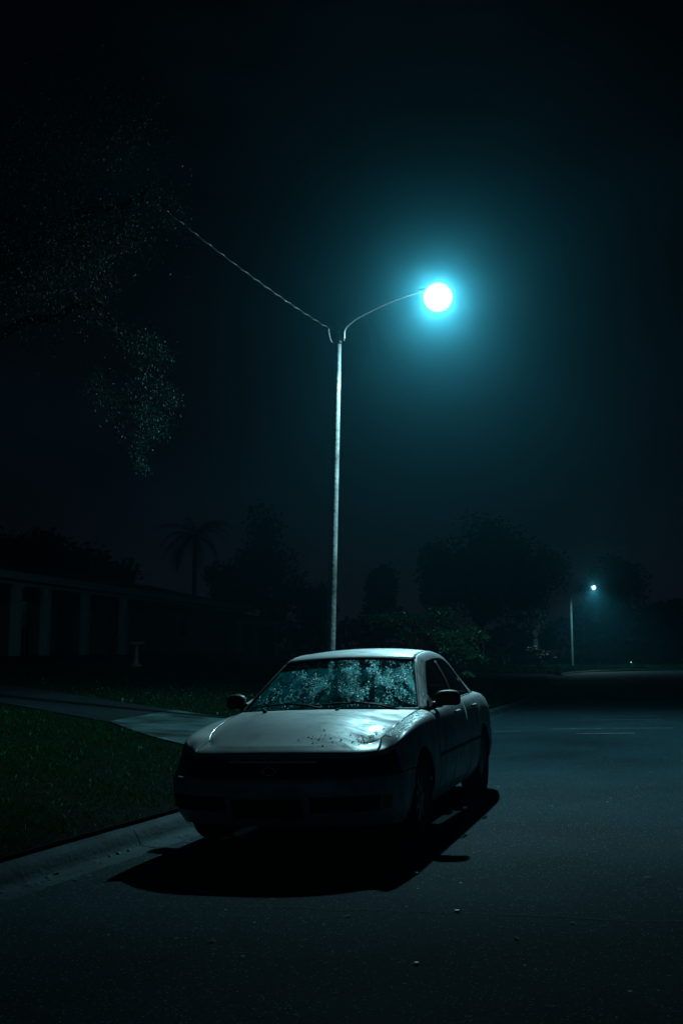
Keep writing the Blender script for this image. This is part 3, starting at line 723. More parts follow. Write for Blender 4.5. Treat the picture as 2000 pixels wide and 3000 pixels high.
def side_window(name, y0, y1, sgn, slant0=0, slant1=0, inset=.010):
    ys = np.linspace(0, 1, 40); P = []
    for a in ys:
        row = []
        for b in np.linspace(0, 1, 10):
            yb = y0 + (y1 - y0) * a; yt = (y0 + slant0) + (y1 + slant1 - y0 - slant0) * a
            y = yb * (1 - b) + yt * b; yt_ = np.clip(y, I_[0, 1], I_[-1, 1])
            top = (xI(yt_), zI(yt_) - .003)
            z = bz(y) + (top[1] - bz(y)) * b; x = bx(y) + (top[0] - bx(y)) * b + .022 * sin(pi * b) * (min(1, (top[1] - bz(y)) / .2)) - inset
            row.append((sgn * x, y, z))
        P.append(row)
    V, F = surf_mesh(np.array(P)); return obj(name, V, F, M['side_glass'], car, True)
for sgn in (1, -1):
    side_window('door_window', -.73, .175, sgn, 0, .05)
    side_window('door_window', .255, 1.11, sgn, .05, 0)
    w = side_window('door_pillar', .178, .252, sgn, .05, .05, inset=.004); w.data.materials.clear(); w.data.materials.append(M['dark']); solid(w, .01, 0)
    # belt weather strip and window edge rubber
    mb = MB(); yy = np.linspace(-.76, 1.14, 50); mb.tube([(sgn * (bx(y) - .004), y, bz(y) + .004) for y in yy], .009, 6)
    mb.tube([(sgn * (xI(y) - .006), y, zI(y) - .002) for y in np.concatenate([I_[4:-3, 1]])], .007, 6)
    mb.build('window_rubber', M['dark'], car, True)
    mb = MB(); mb.tube([(sgn * (o[0] - .002), o[1], o[2] + .002) for o in O_[30:66]], .008, 6); mb.build('roof_moulding', M['dark'], car, True)
    # small mirror triangle
    mb = MB(); tri = [(.798, -.80, .925), (.796, -.60, .948), (.745, -.60, 1.02), (.775, -.72, .985)]
    mb.add([(sgn * (x + .006), y, z) for x, y, z in tri], [(0, 1, 2, 3)]); solid(mb.build('mirror_base', M['dark'], car), .02, 0)

def wsurf(bot, top, ns, nv, bulge, bdir):
    s = np.linspace(-1, 1, ns); P = np.empty((ns, nv, 3))
    for j, v in enumerate(np.linspace(0, 1, nv)):
        P[:, j] = bot(s) * (1 - v) + top(s) * v + np.array(bdir) * (bulge * 4 * v * (1 - v) * (1 - .6 * s ** 2))[:, None]
    return P
Wb = lambda s: np.stack([.742 * s, -1.085 + .205 * np.abs(s) ** 2.1, .938 - .018 * s ** 2], 1)
Wt = lambda s: np.stack([.578 * s, -.300 + .065 * s ** 2, 1.335 - .030 * s ** 2], 1)
Rt = lambda s: np.stack([.545 * s, 1.045 - .045 * s ** 2, 1.335 - .018 * s ** 2], 1)
Rb = lambda s: np.stack([.655 * s, 1.73 - .095 * s ** 2, .985 - .002 * s ** 2], 1)
def with_uv(o, P):
    a, b = P.shape[:2]; uvl = o.data.uv_layers.new(name='UVMap')
    for poly in o.data.polygons:
        for li in poly.loop_indices:
            vi = o.data.loops[li].vertex_index; uvl.data[li].uv = ((vi // b) / (a - 1), (vi % b) / (b - 1))
PW = wsurf(Wb, Wt, 41, 22, .018, (0, -.44, .9))
V, F = surf_mesh(PW); windshield = obj('windshield', V, F, M['windshield'], car, True); with_uv(windshield, PW)
PR = wsurf(Rb, Rt, 31, 16, .02, (0, .45, .9))
V, F = surf_mesh(PR); rw = obj('rear_window', V, F, M['backlight'], car, True); with_uv(rw, PR)
# black border round the windshield
mb = MB(); s = np.linspace(-1, 1, 41)
edge = [tuple(p) for p in PW[:, 0]] + [tuple(p) for p in PW[-1, 1:]] + [tuple(p) for p in PW[::-1, -1][1:]] + [tuple(p) for p in PW[0, ::-1][1:]]
mb.tube([(x, y, z + .002) for x, y, z in edge], .013, 6, False); mb.build('windshield_rubber', M['dark'], car, True)
# roof
uo = np.linspace(2.06, 6.0, 50)
def sideO(v, sg): p = cr1(cO, 2.16 + (6.0 - 2.16) * v); p = p * [sg, 1, 1]; return p
Wt2 = lambda s: (lambda e0: np.stack([e0[0] * s, -.300 + (e0[1] + .300) * s ** 2, 1.340 + (e0[2] - 1.340) * s ** 2], 1))(cr1(cO, np.array([2.16]))[0])
Rt2 = lambda s: (lambda e0: np.stack([e0[0] * s, 1.050 + (e0[1] - 1.050) * s ** 2, 1.338 + (e0[2] - 1.338) * s ** 2], 1))(cr1(cO, np.array([6.0]))[0])
_, _, PF = coons(Wt2, Rt2, lambda v: sideO(v, -1), lambda v: sideO(v, 1), 41, 40, lambda s, v: .018 * (1 - s ** 2) ** .8 * sin(pi * v) ** .8)
V, F = surf_mesh(PF); solid(obj('roof', V, F, M['paint'], car, True), .012, 0)
# cowl panel under the wipers
cwl = cowl(np.linspace(-1, 1, 41)); P = np.stack([cwl + [0, -.02, -.022], cwl * .5 + Wb(np.linspace(-1, 1, 41)) * .5 + [0, 0, -.03], Wb(np.linspace(-1, 1, 41)) + [0, .03, -.004]], 1)
V, F = surf_mesh(P); obj('cowl_panel', V, F, M['dark'], car, True)
def on_w(s, v, h=0.0):
    i = (s + 1) / 2 * 40; j = v * 21; a, b = int(min(i, 39)), int(min(j, 20)); fa, fb = i - a, j - b
    p = (PW[a, b] * (1 - fa) * (1 - fb) + PW[a + 1, b] * fa * (1 - fb) + PW[a, b + 1] * (1 - fa) * fb + PW[a + 1, b + 1] * fa * fb)
    return p + np.array([0, -.44, .9]) * h
for s_a, s_b, piv in ((-.92, -.02, .25), (-.10, .72, .88)):
    mb = MB(); n = 18; pts = [on_w(s_a + (s_b - s_a) * k / (n - 1), .045 + .035 * sin(pi * k / (n - 1)), .016) for k in range(n)]
    mb.tube(pts, .007, 6)
    w = mb.build('wiper', M['dark'], car, True)
    mb = MB(); e1 = on_w((s_a + s_b) / 2, .075, .030); e0 = on_w(min(.95, s_b + .10), .0, .0) + np.array([0, -.05, .0])
    mb.tube([e0, e0 * .6 + e1 * .4 + [0, 0, .012], e1], [.011, .009, .006], 6); mb.build('wiper_arm', M['dark'], w, True)
for x in (-.43, .17):
    mb = MB(); z = .945; mb.lathe([(0, .014), (.012, .012), (.017, .006), (.018, -.01)], c=(x, -1.215, .942), n=12); mb.build('washer_nozzle', M['dark'], car, True)
# mirrors
for sgn in (1, -1):
    bm = bmesh.new(); bmesh.ops.create_uvsphere(bm, u_segments=24, v_segments=16, radius=1)
    for v in bm.verts:
        x, y, z = v.co
        f = lambda q, e=.55: math.copysign(abs(q) ** e, q)
        v.co = (f(x) * .098, (f(y, .8) * .055 if y < 0 else f(y, .4) * .035) , f(z) * .062)
        v.co.z += .010 * (1 - abs(x)) ; v.co.y += .03 * v.co.x / .1
    me = bpy.data.meshes.new('side_mirror'); bm.to_mesh(me); bm.free(); me.polygons.foreach_set('use_smooth', np.ones(len(me.polygons), bool)); me.materials.append(M['mirror_shell'] if 'mirror_shell' in M else M['dark'])
    o = bpy.data.objects.new('side_mirror', me); COL.objects.link(o); o.parent = car; o.location = (sgn * .925, -.60, .988); o.scale = (sgn, 1, 1)
    mb = MB(); mb.add([(-.085, .036, -.05), (.085, .036, -.05), (.085, .036, .05), (-.085, .036, .05)], [(0, 1, 2, 3)]); g = mb.build('mirror_glass', M['chrome'], o)
    mb = MB(); mb.tube([(-.16 , -.03, -.045), (-.11, -.015, -.045), (-.05, 0, -.035)], [.03, .028, .03], 8); mb.build('mirror_arm', M['dark'], o, True)
# door handles
for sgn in (1, -1):
    for y in (.02, .86):
        t = np.interp(y, belt[:, 1], np.linspace(6.05, 10, 160)); c = S(np.array([t]), np.array([6.45]))[0]
        mb = MB(); mb.tube([(sgn * (c[0] + .004), y - .075, c[2]), (sgn * (c[0] + .024), y - .055, c[2] + .003), (sgn * (c[0] + .026), y + .055, c[2] + .006), (sgn * (c[0] + .004), y + .075, c[2] + .006)], .0115, 8)
        mb.build('door_handle', M['paint'], car, True)
# wheels
for sgn in (1, -1):
    for yc in (-1.39, 1.32):
        wh = empty('wheel', (sgn * .775, yc, .305), parent=car)
        mb = MB(); mb.lathe([(.205, -.085), (.255, -.098), (.290, -.095), (.305, -.075), (.310, -.03), (.310, .03), (.305, .075), (.290, .095), (.255, .098), (.205, .085), (.20, 0), (.205, -.085)], axis='X', n=40)
        mb.build('tyre', M['rubber'], wh, True)
        mb = MB(); k = sgn
        mb.lathe([(.205, .085 * k), (.200, .07 * k), (.188, .03 * k), (.185, -.06 * k)], axis='X', n=40)
        for i in range(7):
            a = 2 * pi * i / 7; r0, r1, wd = .045, .195, .028
            pr = []
            for r, x, ww in ((r0, .072, wd), (r1, .060, wd * .8)):
                for q in (-1, 1): pr += [(x * k, r * cos(a) - q * ww * sin(a), r * sin(a) + q * ww * cos(a)), ((x - .022) * k, r * cos(a) - q * ww * sin(a), r * sin(a) + q * ww * cos(a))]
            mb.add(pr, [(0, 2, 6, 4), (1, 5, 7, 3), (0, 4, 5, 1), (2, 3, 7, 6)])
        mb.lathe([(0, .085 * k), (.03, .083 * k), (.055, .075 * k), (.06, .05 * k)], axis='X', n=24)
        mb.lathe([(.19, .02 * k), (0, .02 * k)], axis='X', n=24)
        mb.build('rim', M['rim'], wh, False)
# underbody, cabin floor, dash, seats, wheel
mb = MB(); mb.box((0, 0, .24), (1.30, 4.2, .06)); mb.box((0, -.95, .62), (1.35, .06, .52)); mb.box((0, 1.25, .66), (1.3, .06, .5)); mb.build('underbody', M['shell'], car)
mb = MB(); P = []
for a in np.linspace(-1, 1, 21):
    P.append([(.70 * a, -1.02 + .15 * a * a, .905), (.70 * a, -.75, .935), (.70 * a, -.55, .915), (.70 * a, -.50, .80), (.70 * a, -.55, .60)])
V, F = surf_mesh(np.array(P)); obj('dashboard', V, F, M['dark'], car, True)
for x in (-.36, .36):
    mb = MB()
    R = Matrix.Rotation(radians(-16), 3, 'X')
    mb.box((x, .22, .80), (.48, .13, .58), R=R); mb.box((x, 0, .50), (.50, .52, .14))
    s_ = bevel(mb.build('seat', M['seat'], car), .045, 3)
    mb = MB(); mb.box((x, .33, 1.165), (.26, .09, .15), R=R); bevel(mb.build('headrest', M['seat'], s_), .035, 3)
mb = MB(); mb.box((0, 1.12, .80), (1.16, .15, .52), R=Matrix.Rotation(radians(-18), 3, 'X')); mb.box((0, .82, .48), (1.2, .5, .14)); bevel(mb.build('rear_bench', M['seat'], car), .04, 3)
mb = MB(); R = Matrix.Rotation(radians(62), 3, 'X')
mb.tube([tuple(Vector((.36, -.38, .90)) + R @ Vector((.185 * cos(a), .185 * sin(a), 0))) for a in np.linspace(0, 2 * pi, 33)], .014, 8, False)
mb.tube([tuple(Vector((.36, -.38, .90)) + R @ Vector((x, 0, 0))) for x in (-.18, .18)], .016, 6); mb.build('steering_wheel', M['dark'], car, True)
mb = MB(); mb.box((0, -.30, 1.255), (.24, .02, .065)); bevel(mb.build('inside_mirror', M['dark'], car), .008)

# ---- dew: thousands of small drops standing on the glass and on the left fender
DOME_V = []; DOME_F = []
for i in range(6): DOME_V.append((cos(i * pi / 3), sin(i * pi / 3), 0))
for i in range(6): DOME_V.append((.72 * cos(i * pi / 3 + .5), .72 * sin(i * pi / 3 + .5), .55))
DOME_V.append((0, 0, .8))
for i in range(6):
    j = (i + 1) % 6; DOME_F += [(i, j, 6 + i), (j, 6 + j, 6 + i), (6 + i, 6 + j, 12)]
DOME_V = np.array(DOME_V)
def domes(name, pts, nrm, rad, el, parent, mt='drop'):
    n = len(pts); nrm = nrm / np.linalg.norm(nrm, axis=1)[:, None]
    a = np.cross(nrm, [1, 0, 0]); a /= np.linalg.norm(a, axis=1)[:, None]; b = np.cross(nrm, a)
    ang = RNG.random(n) * pi
    V = pts[:, None] + rad[:, None, None] * (a[:, None] * (DOME_V[:, 0:1] * el[:, None, None]) + b[:, None] * DOME_V[:, 1:2] + nrm[:, None] * DOME_V[:, 2:3])
    F = np.array(DOME_F)[None] + (np.arange(n) * len(DOME_V))[:, None, None]
    o = obj(name, V.reshape(-1, 3), F.reshape(-1, 3), M[mt], parent, True)
    o['kind'] = 'stuff'; return o
pts = []; rad = []; el = []
while len(pts) < 9500:
    s = RNG.random() * 2 - 1; v = RNG.random(); s *= .985
    q = mnoise.fractal(Vector((s * 6.2 + v * 2.2, v * 2.6, 5.3)), .8, 2.1, 4) + .5 * mnoise.noise(Vector((s * 14 + v * 5, v * 5, 1)))
    side = .12 + .88 * (max(0, s * .5 + .5)) ** 1.5; side *= .35 + .65 * min(1, v / .25)
    top = 1.0 if v < .80 else .55
    if s < -.25 and v > .80: top = .05
    if RNG.random() < np.clip(.40 + 1.3 * q, .04, 1) * side * top:
        p = on_w(s, .02 + .965 * v, .001); pts.append(p)
        r = .0015 + .0046 * RNG.random() ** 4.5 * (1.15 if s > .2 else .75); rad.append(r); el.append(1 + 1.3 * RNG.random() ** 2)
pts = np.array(pts)
domes('dew_drops', pts, np.tile([0, -.44, .9], (len(pts), 1)), np.array(rad), np.array(el), windshield)
# drops caught along the wipers
# fender drops (image side facing the street)
T = []; Wv = []
while len(T) < 2600:
    t = 3.7 + 2.3 * RNG.random(); w = 7.0 + RNG.random() * 1.0
    q = mnoise.noise(Vector((t * 6, w * 9, 2)))
    if RNG.random() < np.clip(.45 + q * 1.3 + (w - 7.6) * .9, .03, 1): T.append(t); Wv.append(w)
T = np.array(T); Wv = np.array(Wv); P = S(T, Wv); n = Snorm(T, Wv); n *= np.sign(n[:, 2])[:, None]
fender_l = [o for o in car.children if o.name.startswith('fender')][0]
domes('dew_drops', P + n * .005, n, .0014 + .0034 * RNG.random(len(T)) ** 2.2, 1 + RNG.random(len(T)), fender_l, 'drop_pale')
k = 700; a_u = RNG.random(k) * 2.2; j = RNG.random(k)
Pp = cr1(cM, a_u) * (1 - .3 * j)[:, None] + cr1(cI, a_u) * (.3 * j)[:, None]
nn = np.tile([.75, -.35, .55], (k, 1)); pil = [o for o in car.children if o.name.startswith('roof_pillar')][0]
domes('dew_drops', Pp + nn * .006, nn, .0012 + .0022 * RNG.random(k) ** 2.5, np.ones(k), pil, 'drop_pale')

for sgn in (1, -1):
    mb = MB(); wq = np.linspace(6.05, 7.95, 14); q = np.vstack([S(tf(wq) + .015, wq), seam_curve(np.linspace(3.49, 6.05, 60))]); mb.tube([(sgn * (x * .9965 + .0), y, z + .0035) for x, y, z in q], .0038, 6); mb.build('hood_gap_line', M['shell'], car, True)  # dark tube along the seam, stands for the shade in the gap
# bits of dead leaf stuck on the hood's front edge
def hood_pt(s, v):
    i = (s + 1) / 2 * (PH.shape[0] - 1); j = v * (PH.shape[1] - 1); return PH[int(round(i)), int(round(j))]
mb = MB()
for k in range(120):
    cs, cv, sp_ = random.choice([(.22, .14, .06), (.62, .12, .10), (.75, .2, .07), (.30, .10, .15)])
    s = cs + random.gauss(0, sp_) * .8; v = abs(cv + random.gauss(0, .055)); p = hood_pt(max(-1, min(1, s)), min(v, 1)); r = random.choice([.003, .005, .007, .012]); a0 = random.random() * 6
    R = np.array([[cos(a0), -sin(a0)], [sin(a0), cos(a0)]]); m_ = [(-1, 0), (-.3, .5), (.5, .4), (1.1, 0), (.4, -.5), (-.4, -.35)]
    q = [(p[0] + r * float(R[0] @ np.array(x)), p[1] + r * float(R[1] @ np.array(x)), p[2] + .0085 + .12 * r * float(R[1] @ np.array(x)) * 2.2) for x in m_]
    mb.add(q, [tuple(range(6))])
hl_ = mb.build('leaf_litter', M['leafbits'], car); hl_['kind'] = 'stuff'
M_world = Matrix.Translation(CAR) @ (Matrix.Rotation(YAW, 4, 'Z') @ Matrix.Rotation(CROLL, 4, 'Y'))
hl_.parent = None; hl_.matrix_world = M_world
tag(hl_, 'small dark flecks of dead leaf stuck to the front of the silver hood', 'leaf litter', kind='stuff')

# ================================================================== street lamps
def street_lamp(base, top, headpos, r0, r1, label, power, far=False, arm_drop=.35):
    bx_, by_, bz_ = base; root = empty('street_lamp', base); tag(root, label, 'street lamp', 'street lamps along the kerb')
    L = lambda p: (p[0] - bx_, p[1] - by_, p[2] - bz_)
    top = Vector(L(top)); H = Vector(L(headpos)); ptop = top - Vector((0, 0, .30))
    mb = MB(); n = 26; pts = [Vector((0, 0, -.3)) + (ptop - Vector((0, 0, -.3))) * (i / n) for i in range(n + 1)]
    mb.tube(pts, [r0 + (r1 - r0) * i / n for i in range(n + 1)], 14); pole = mb.build('pole', M['pole_far' if far else 'pole'], root, True, autosmooth=60)
    ax = Vector((H.x - top.x, H.y - top.y, 0)).normalized(); side = Vector((-ax.y, ax.x, 0))
    # two upright straps rise from the pole top and carry the arm
    for k, x in enumerate((-.030, .026)):
        mb = MB(); mb.tube([ptop + ax * x + Vector((0, 0, -.10)), ptop + ax * x + Vector((0, 0, .30 - .04 * k))], .010, 6); mb.build('strap', M['galv'], root, True, autosmooth=40)
    mb = MB(); c = ptop + Vector((0, 0, -.03)); mb.lathe([(r1 + .008, -.03), (r1 + .014, -.02), (r1 + .014, .02), (r1 + .008, .03), (.01, .035)], c=tuple(c), n=18); mb.build('clamp', M['dark'], root, True, autosmooth=40)
    mb = MB(); mb.box(tuple(ptop + ax * .055 + Vector((0, 0, .235))), (.09, .035, .03), rz=atan2(ax.y, ax.x)); mb.build('bracket', M['galv'], root)
    mb = MB(); mb.box(tuple(ptop + ax * .060 + Vector((0, 0, .015))), (.075, .04, .05), rz=atan2(ax.y, ax.x)); mb.build('bracket', M['galv'], root)
    if not far:
        mb = MB(); mb.tube([p - ax * (r0 + (r1 - r0) * (i / n) + .016) - side * .01 for i, p in enumerate(pts[4:])], .010, 6); mb.build('conduit', M['galv'], root, True)
    # arm: short vertical foot, quick bend, long rising curve
    a0 = ptop + ax * .095 + Vector((0, 0, .03)); end = H - ax * .28 + Vector((0, 0, .10))
    d = (end - a0).length
    P = [a0, a0 + Vector((0, 0, .10)), a0 + ax * .012 + Vector((0, 0, .145)), a0 + ax * .045 + Vector((0, 0, .20))]
    for k in range(1, 15):
        u = k / 14; b = a0 + ax * .10 + Vector((0, 0, .265)); mid = b + (end - b) * .5 + Vector((0, 0, .10))
        P.append(b * (1 - u) ** 2 + mid * 2 * u * (1 - u) + end * u ** 2)
    ar = .020 if not far else .034; mb = MB(); mb.tube(P, [ar] * 3 + [ar * (1 - .03 * i) for i in range(len(P) - 3)], 10); mb.build('arm', M['galv'], root, True, autosmooth=50)
    # cobra head: housing above, bowl below, swollen to the size of its glare
    mb = MB(); A = atan2(ax.y, ax.x); Rz = Matrix.Rotation(A, 3, 'Z')
    prof = [(-.34, .030, .030), (-.25, .05, .04), (-.12, .10, .06), (.05, .13, .07), (.14, .11, .06), (.19, .07, .04), (.21, .02, .01)]
    V = []; m_ = 16
    for x, w, h in prof:
        for k in range(m_):
            a = 2 * pi * k / m_; V.append(tuple(H + Rz @ Vector((x, w * cos(a), .12 + max(h * sin(a), -.02)))))
    F = [(i * m_ + k, i * m_ + (k + 1) % m_, (i + 1) * m_ + (k + 1) % m_, (i + 1) * m_ + k) for i in range(len(prof) - 1) for k in range(m_)]
    mb.add(V, F + [tuple(range(m_ - 1, -1, -1)), tuple((len(prof) - 1) * m_ + k for k in range(m_))]); mb.build('housing', M['dark'], root, True)
    mb = MB(); R = .25 if not far else .15; prof = [(0.001, -R)] + [(R * sin(a), -R * cos(a)) for a in np.linspace(.15, 2.6, 18)]
    mb.lathe(prof, c=tuple(H + Vector((0, 0, -.02))), n=32); mb.build('lamp_bowl', M['bowl_far' if far else 'bowl'], root, True)
    ld = bpy.data.lights.new('lamp_light', 'POINT'); ld.energy = power; ld.color = LAMP_COL; ld.shadow_soft_size = .09
    ld.use_nodes = True; t, N, L_ = ld.node_tree, ld.node_tree.nodes, ld.node_tree.links; N.clear()
    lo_ = N.new('ShaderNodeOutputLight'); em = N.new('ShaderNodeEmission'); tcn = N.new('ShaderNodeTexCoord'); sx = N.new('ShaderNodeSeparateXYZ'); cr = N.new('ShaderNodeMapRange')
    cr.inputs[1].default_value = -1; cr.inputs[2].default_value = 1; cr2 = N.new('ShaderNodeValToRGB')
    L_.new(tcn.outputs['Normal'], sx.inputs[0]); L_.new(sx.outputs['Z'], cr.inputs[0]); L_.new(cr.outputs[0], cr2.inputs[0])
    # candela curve of the bowl, from straight down (0) to straight up (1)
    els = cr2.color_ramp.elements; g = lambda deg: (1 - cos(radians(deg))) / 2
    els[0].position = g(0); els[0].color = (.45, .45, .45, 1); els[1].position = 1; els[1].color = (*([.08 if far else .02] * 3), 1)
    for dg, v in (((22, .58), (38, .95), (50, 1.0), (54, .64), (58, .31), (64, .17), (72, .11), (84, .06), (98, .02)) if not far else ((55, 1.0), (70, .5), (78, .08), (83, .003), (92, .003), (99, .08))):
        q = els.new(g(dg)); q.color = (v, v, v, 1)
    L_.new(cr2.outputs[0], em.inputs['Strength']); L_.new(em.outputs[0], lo_.inputs[0])
    lo = bpy.data.objects.new('lamp_light', ld); COL.objects.link(lo); lo.parent = root; lo.location = H + Vector((0, 0, -.03))
    return root
LX = 16.4
b0 = (-.19, 17.0); gz = ground_z(*b0)
street_lamp((*b0, gz), (-.045, 17.0, 6.83), (1.555, 16.40, 7.10), .062, .044, 'tall slim street lamp blazing beside the parked silver car', 4200)
bz2 = ground_z(17.8, 82)
street_lamp((17.8, 82, bz2), (17.8, 82, 5.85), (18.72, 78.3, 6.03), .10, .075, 'small distant street lamp on the corner grass beyond the side street', 3800, far=True)
# service drop: a bare strand wound round a black one, from the pole up to the oak
def twisted(name, a, b, sag, r, pitch, label):
    a, b = Vector(a), Vector(b); Lg = (b - a).length; n = int(Lg / pitch * 9); root = empty(name, a); tag(root, label, 'cable')
    ax = (b - a).normalized(); s_ = ax.cross(Vector((0, 0, 1))).normalized(); t_ = s_.cross(ax); C = []
    for i in range(n + 1):
        u = i / n; C.append((b - a) * u - Vector((0, 0, 1)) * sag * 4 * u * (1 - u))
    mb = MB(); mb.tube(C[::9], r * .9, 5, False); mb.build('insulated_strand', M['dark'], root, True)
    mb = MB(); mb.tube([p + (s_ * cos(2 * pi * (i / n * Lg / pitch)) + t_ * sin(2 * pi * (i / n * Lg / pitch))) * r * 1.25 for i, p in enumerate(C)], r * .45, 4, False); mb.build('bare_strand', M['wire'], root, True)
w0 = Vector((-.215, 16.98, 6.74)); wp = Vector((-.085, 16.98, 6.50))
_u = (480 - 1000) / 3083; _w = (1500 - 612) / 3083; _f = cos(.1302) - _w * sin(.1302); CEND = Vector((_u / _f * 12.1, 12.1, CAM_H + (sin(.1302) + _w * cos(.1302)) / _f * 12.1))
twisted('overhead_cable', w0, CEND, .06, .0085, .36, 'twisted service cable climbing from the lamp pole to the oak at upper left')
mb = MB(); P = []
for i in range(31):
    u = i / 30; p = w0 * (1 - u) + wp * u; P.append(p + Vector((-.02 * sin(pi * u), 0, -.10 * sin(pi * u) ** .8)) + Vector((.007 * sin(i * 1.9), .0, .0)))
mb.tube(P, .007, 6); tag(mb.build('drip_loop', M['wire'], None, True), 'short slack loop of cable hanging beside the lamp pole top', 'cable')

# ================================================================== plants
TH_ = .1302; FPX = 3083.
def at(px, py, Y):      # a point of the street Y metres ahead that lies on the line of sight through the photograph's pixel
    u = (px - 1000) / FPX; w = (1500 - py) / FPX; fy = cos(TH_) - w * sin(TH_); uz = sin(TH_) + w * cos(TH_)
    return Vector((u / fy * Y, Y, CAM_H + uz / fy * Y))
def leaves(name, C, size, elong, mt, parent, droop=.3, kind=None):
    """C: n x 3 centres; one small folded leaf (two faces) each"""
    n = len(C); C = np.asarray(C)
    a = RNG.random(n) * 2 * pi; el = RNG.normal(-droop, .5, n)
    d = np.stack([np.cos(a) * np.cos(el), np.sin(a) * np.cos(el), np.sin(el)], 1); r = RNG.normal(size=(n, 3)); s = np.cross(d, r); s /= np.linalg.norm(s, axis=1)[:, None]
    nn = np.cross(d, s); L = (size * (.6 + .8 * RNG.random(n)))[:, None]; w = L / elong
    V = np.stack([C - d * L / 2, C + s * w / 2 + nn * w * .15, C + d * L / 2, C - s * w / 2 + nn * w * .15], 1)
    b = np.arange(n)[:, None] * 4; F = np.concatenate([b + [0, 1, 2], b + [0, 2, 3]], 0)
    return obj(name, V.reshape(-1, 3), F, mt, parent, False)
def blob_points(n, c, r, k=9, rough=.55, seed=0):
    """points through a lumpy crown: k lobes inside an ellipsoid, gaps between them"""
    rs = np.random.default_rng(seed); c = np.array(c); r = np.array(r)
    lob = rs.normal(size=(k, 3)); lob /= np.linalg.norm(lob, axis=1)[:, None]; lob *= (rs.random(k) ** .5 * .72)[:, None]
    lr = .22 + .26 * rs.random(k); j = rs.integers(0, k, n); p = rs.normal(size=(n, 3)); p /= np.linalg.norm(p, axis=1)[:, None]
    p *= (rs.random(n) ** .4)[:, None]; q = lob[j] + p * lr[j][:, None] * (1 + .25 * rs.normal(size=(n, 1)) * rough)
    return c + q * r, c + lob * r
def limb(mb, a, b, r0, r1, sag=.0, n=8, wig=.05):
    a, b = Vector(a), Vector(b); Lg = (b - a).length; P = []
    for i in range(n + 1):
        u = i / n; p = a.lerp(b, u) + Vector((0, 0, sag * 4 * u * (1 - u)))
        if 0 < i < n: p += Vector([random.uniform(-1, 1) * wig * Lg for _ in range(3)]) * .35
        P.append(p)
    mb.tube(P, [r0 + (r1 - r0) * i / n for i in range(n + 1)], 7); return P
def tree(name, label, base, crown_c, crown_r, n, size, group='dark trees beyond the houses', k=10, seed=1, mt='far_leaf', tr=.22, cat='tree', elong=1.7):
    root = empty(name, base); tag(root, label, cat, group); B = Vector(base)
    cc = Vector(crown_c) - B; pts, lob = blob_points(n, cc, crown_r, k, seed=seed)
    random.seed(seed); mb = MB(); fork = Vector((cc.x * .5, cc.y * .5, max(.8, (cc.z - crown_r[2]) * .9 + .4)))
    mb.tube([(0, 0, -.4), (cc.x * .1, cc.y * .1, fork.z * .4), fork], [tr * 1.35, tr, tr * .8], 10)
    for l in lob: limb(mb, fork, l, tr * .55, tr * .12, sag=.2)
    mb.build('trunk', M['bark'], root, True)
    leaves('crown', pts, size, elong, M[mt], root); return root
def px_tree(name, label, px, ptop, pbot, D, half_px, n, size, **k):
    t = at(px, ptop, D); b = at(px, pbot, D); hw = half_px / FPX * D; hz_ = (t.z - b.z) / 2
    return tree(name, label, (t.x, D, ground_z(t.x, D)), (t.x, D, b.z + hz_), (hw, hw * .8, hz_), n, size, **k)
T_ = [
 ('wide dark tree whose crown rises behind the left end of the porch house', 120, 1500, 1800, 62, 230, 6500, .34, 3, 22),
 ('dark tree above the middle of the porch house roof', 330, 1600, 1800, 66, 110, 3500, .34, 21, 12),
 ('tall dark tree left of the lamp pole above the low neighbouring roof', 800, 1490, 1850, 96, 150, 6500, .42, 5, 20),
 ('low dark tree between the palm and the lamp pole, nearest the porch house', 660, 1640, 1860, 86, 95, 3800, .36, 16, 12),
 ('small dark tree directly behind the foot of the tall lamp pole', 935, 1680, 1880, 100, 90, 3200, .42, 8, 10),
 ('rounded dark tree just right of the tall lamp pole', 1120, 1632, 1880, 78, 110, 4200, .36, 9, 14),
 ('largest dark tree filling the background between the two lamps', 1400, 1482, 1850, 74, 200, 9500, .38, 12, 26),
 ('dark tree joined to the right shoulder of the largest tree', 1560, 1570, 1880, 84, 120, 5200, .40, 31, 16),
 ('dark tree in the gap left of the largest tree', 1265, 1560, 1860, 88, 110, 4600, .40, 33, 14),
 ('dome shaped dark tree behind the distant lamp', 1790, 1622, 1890, 122, 118, 6000, .50, 14, 18),
 ('dark tree at the far right end of the street', 1965, 1735, 1900, 112, 110, 3800, .48, 15, 12)]
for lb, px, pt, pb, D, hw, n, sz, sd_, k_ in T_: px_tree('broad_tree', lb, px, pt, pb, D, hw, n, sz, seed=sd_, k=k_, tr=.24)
n = 16000; xx = -70 + 190 * RNG.random(n); hh = np.array([5.2 + 4.5 * mnoise.fractal(Vector((x * .09, 3, 0)), 1, 2, 4) for x in xx]); o = leaves('treeline', np.column_stack([xx, 140 + RNG.normal(0, 2, n), RNG.random(n) ** .8 * hh]), .9, 1.5, M['far_leaf'], None); tag(o, 'far dark wood closing the horizon behind the houses', 'wood', kind='stuff')
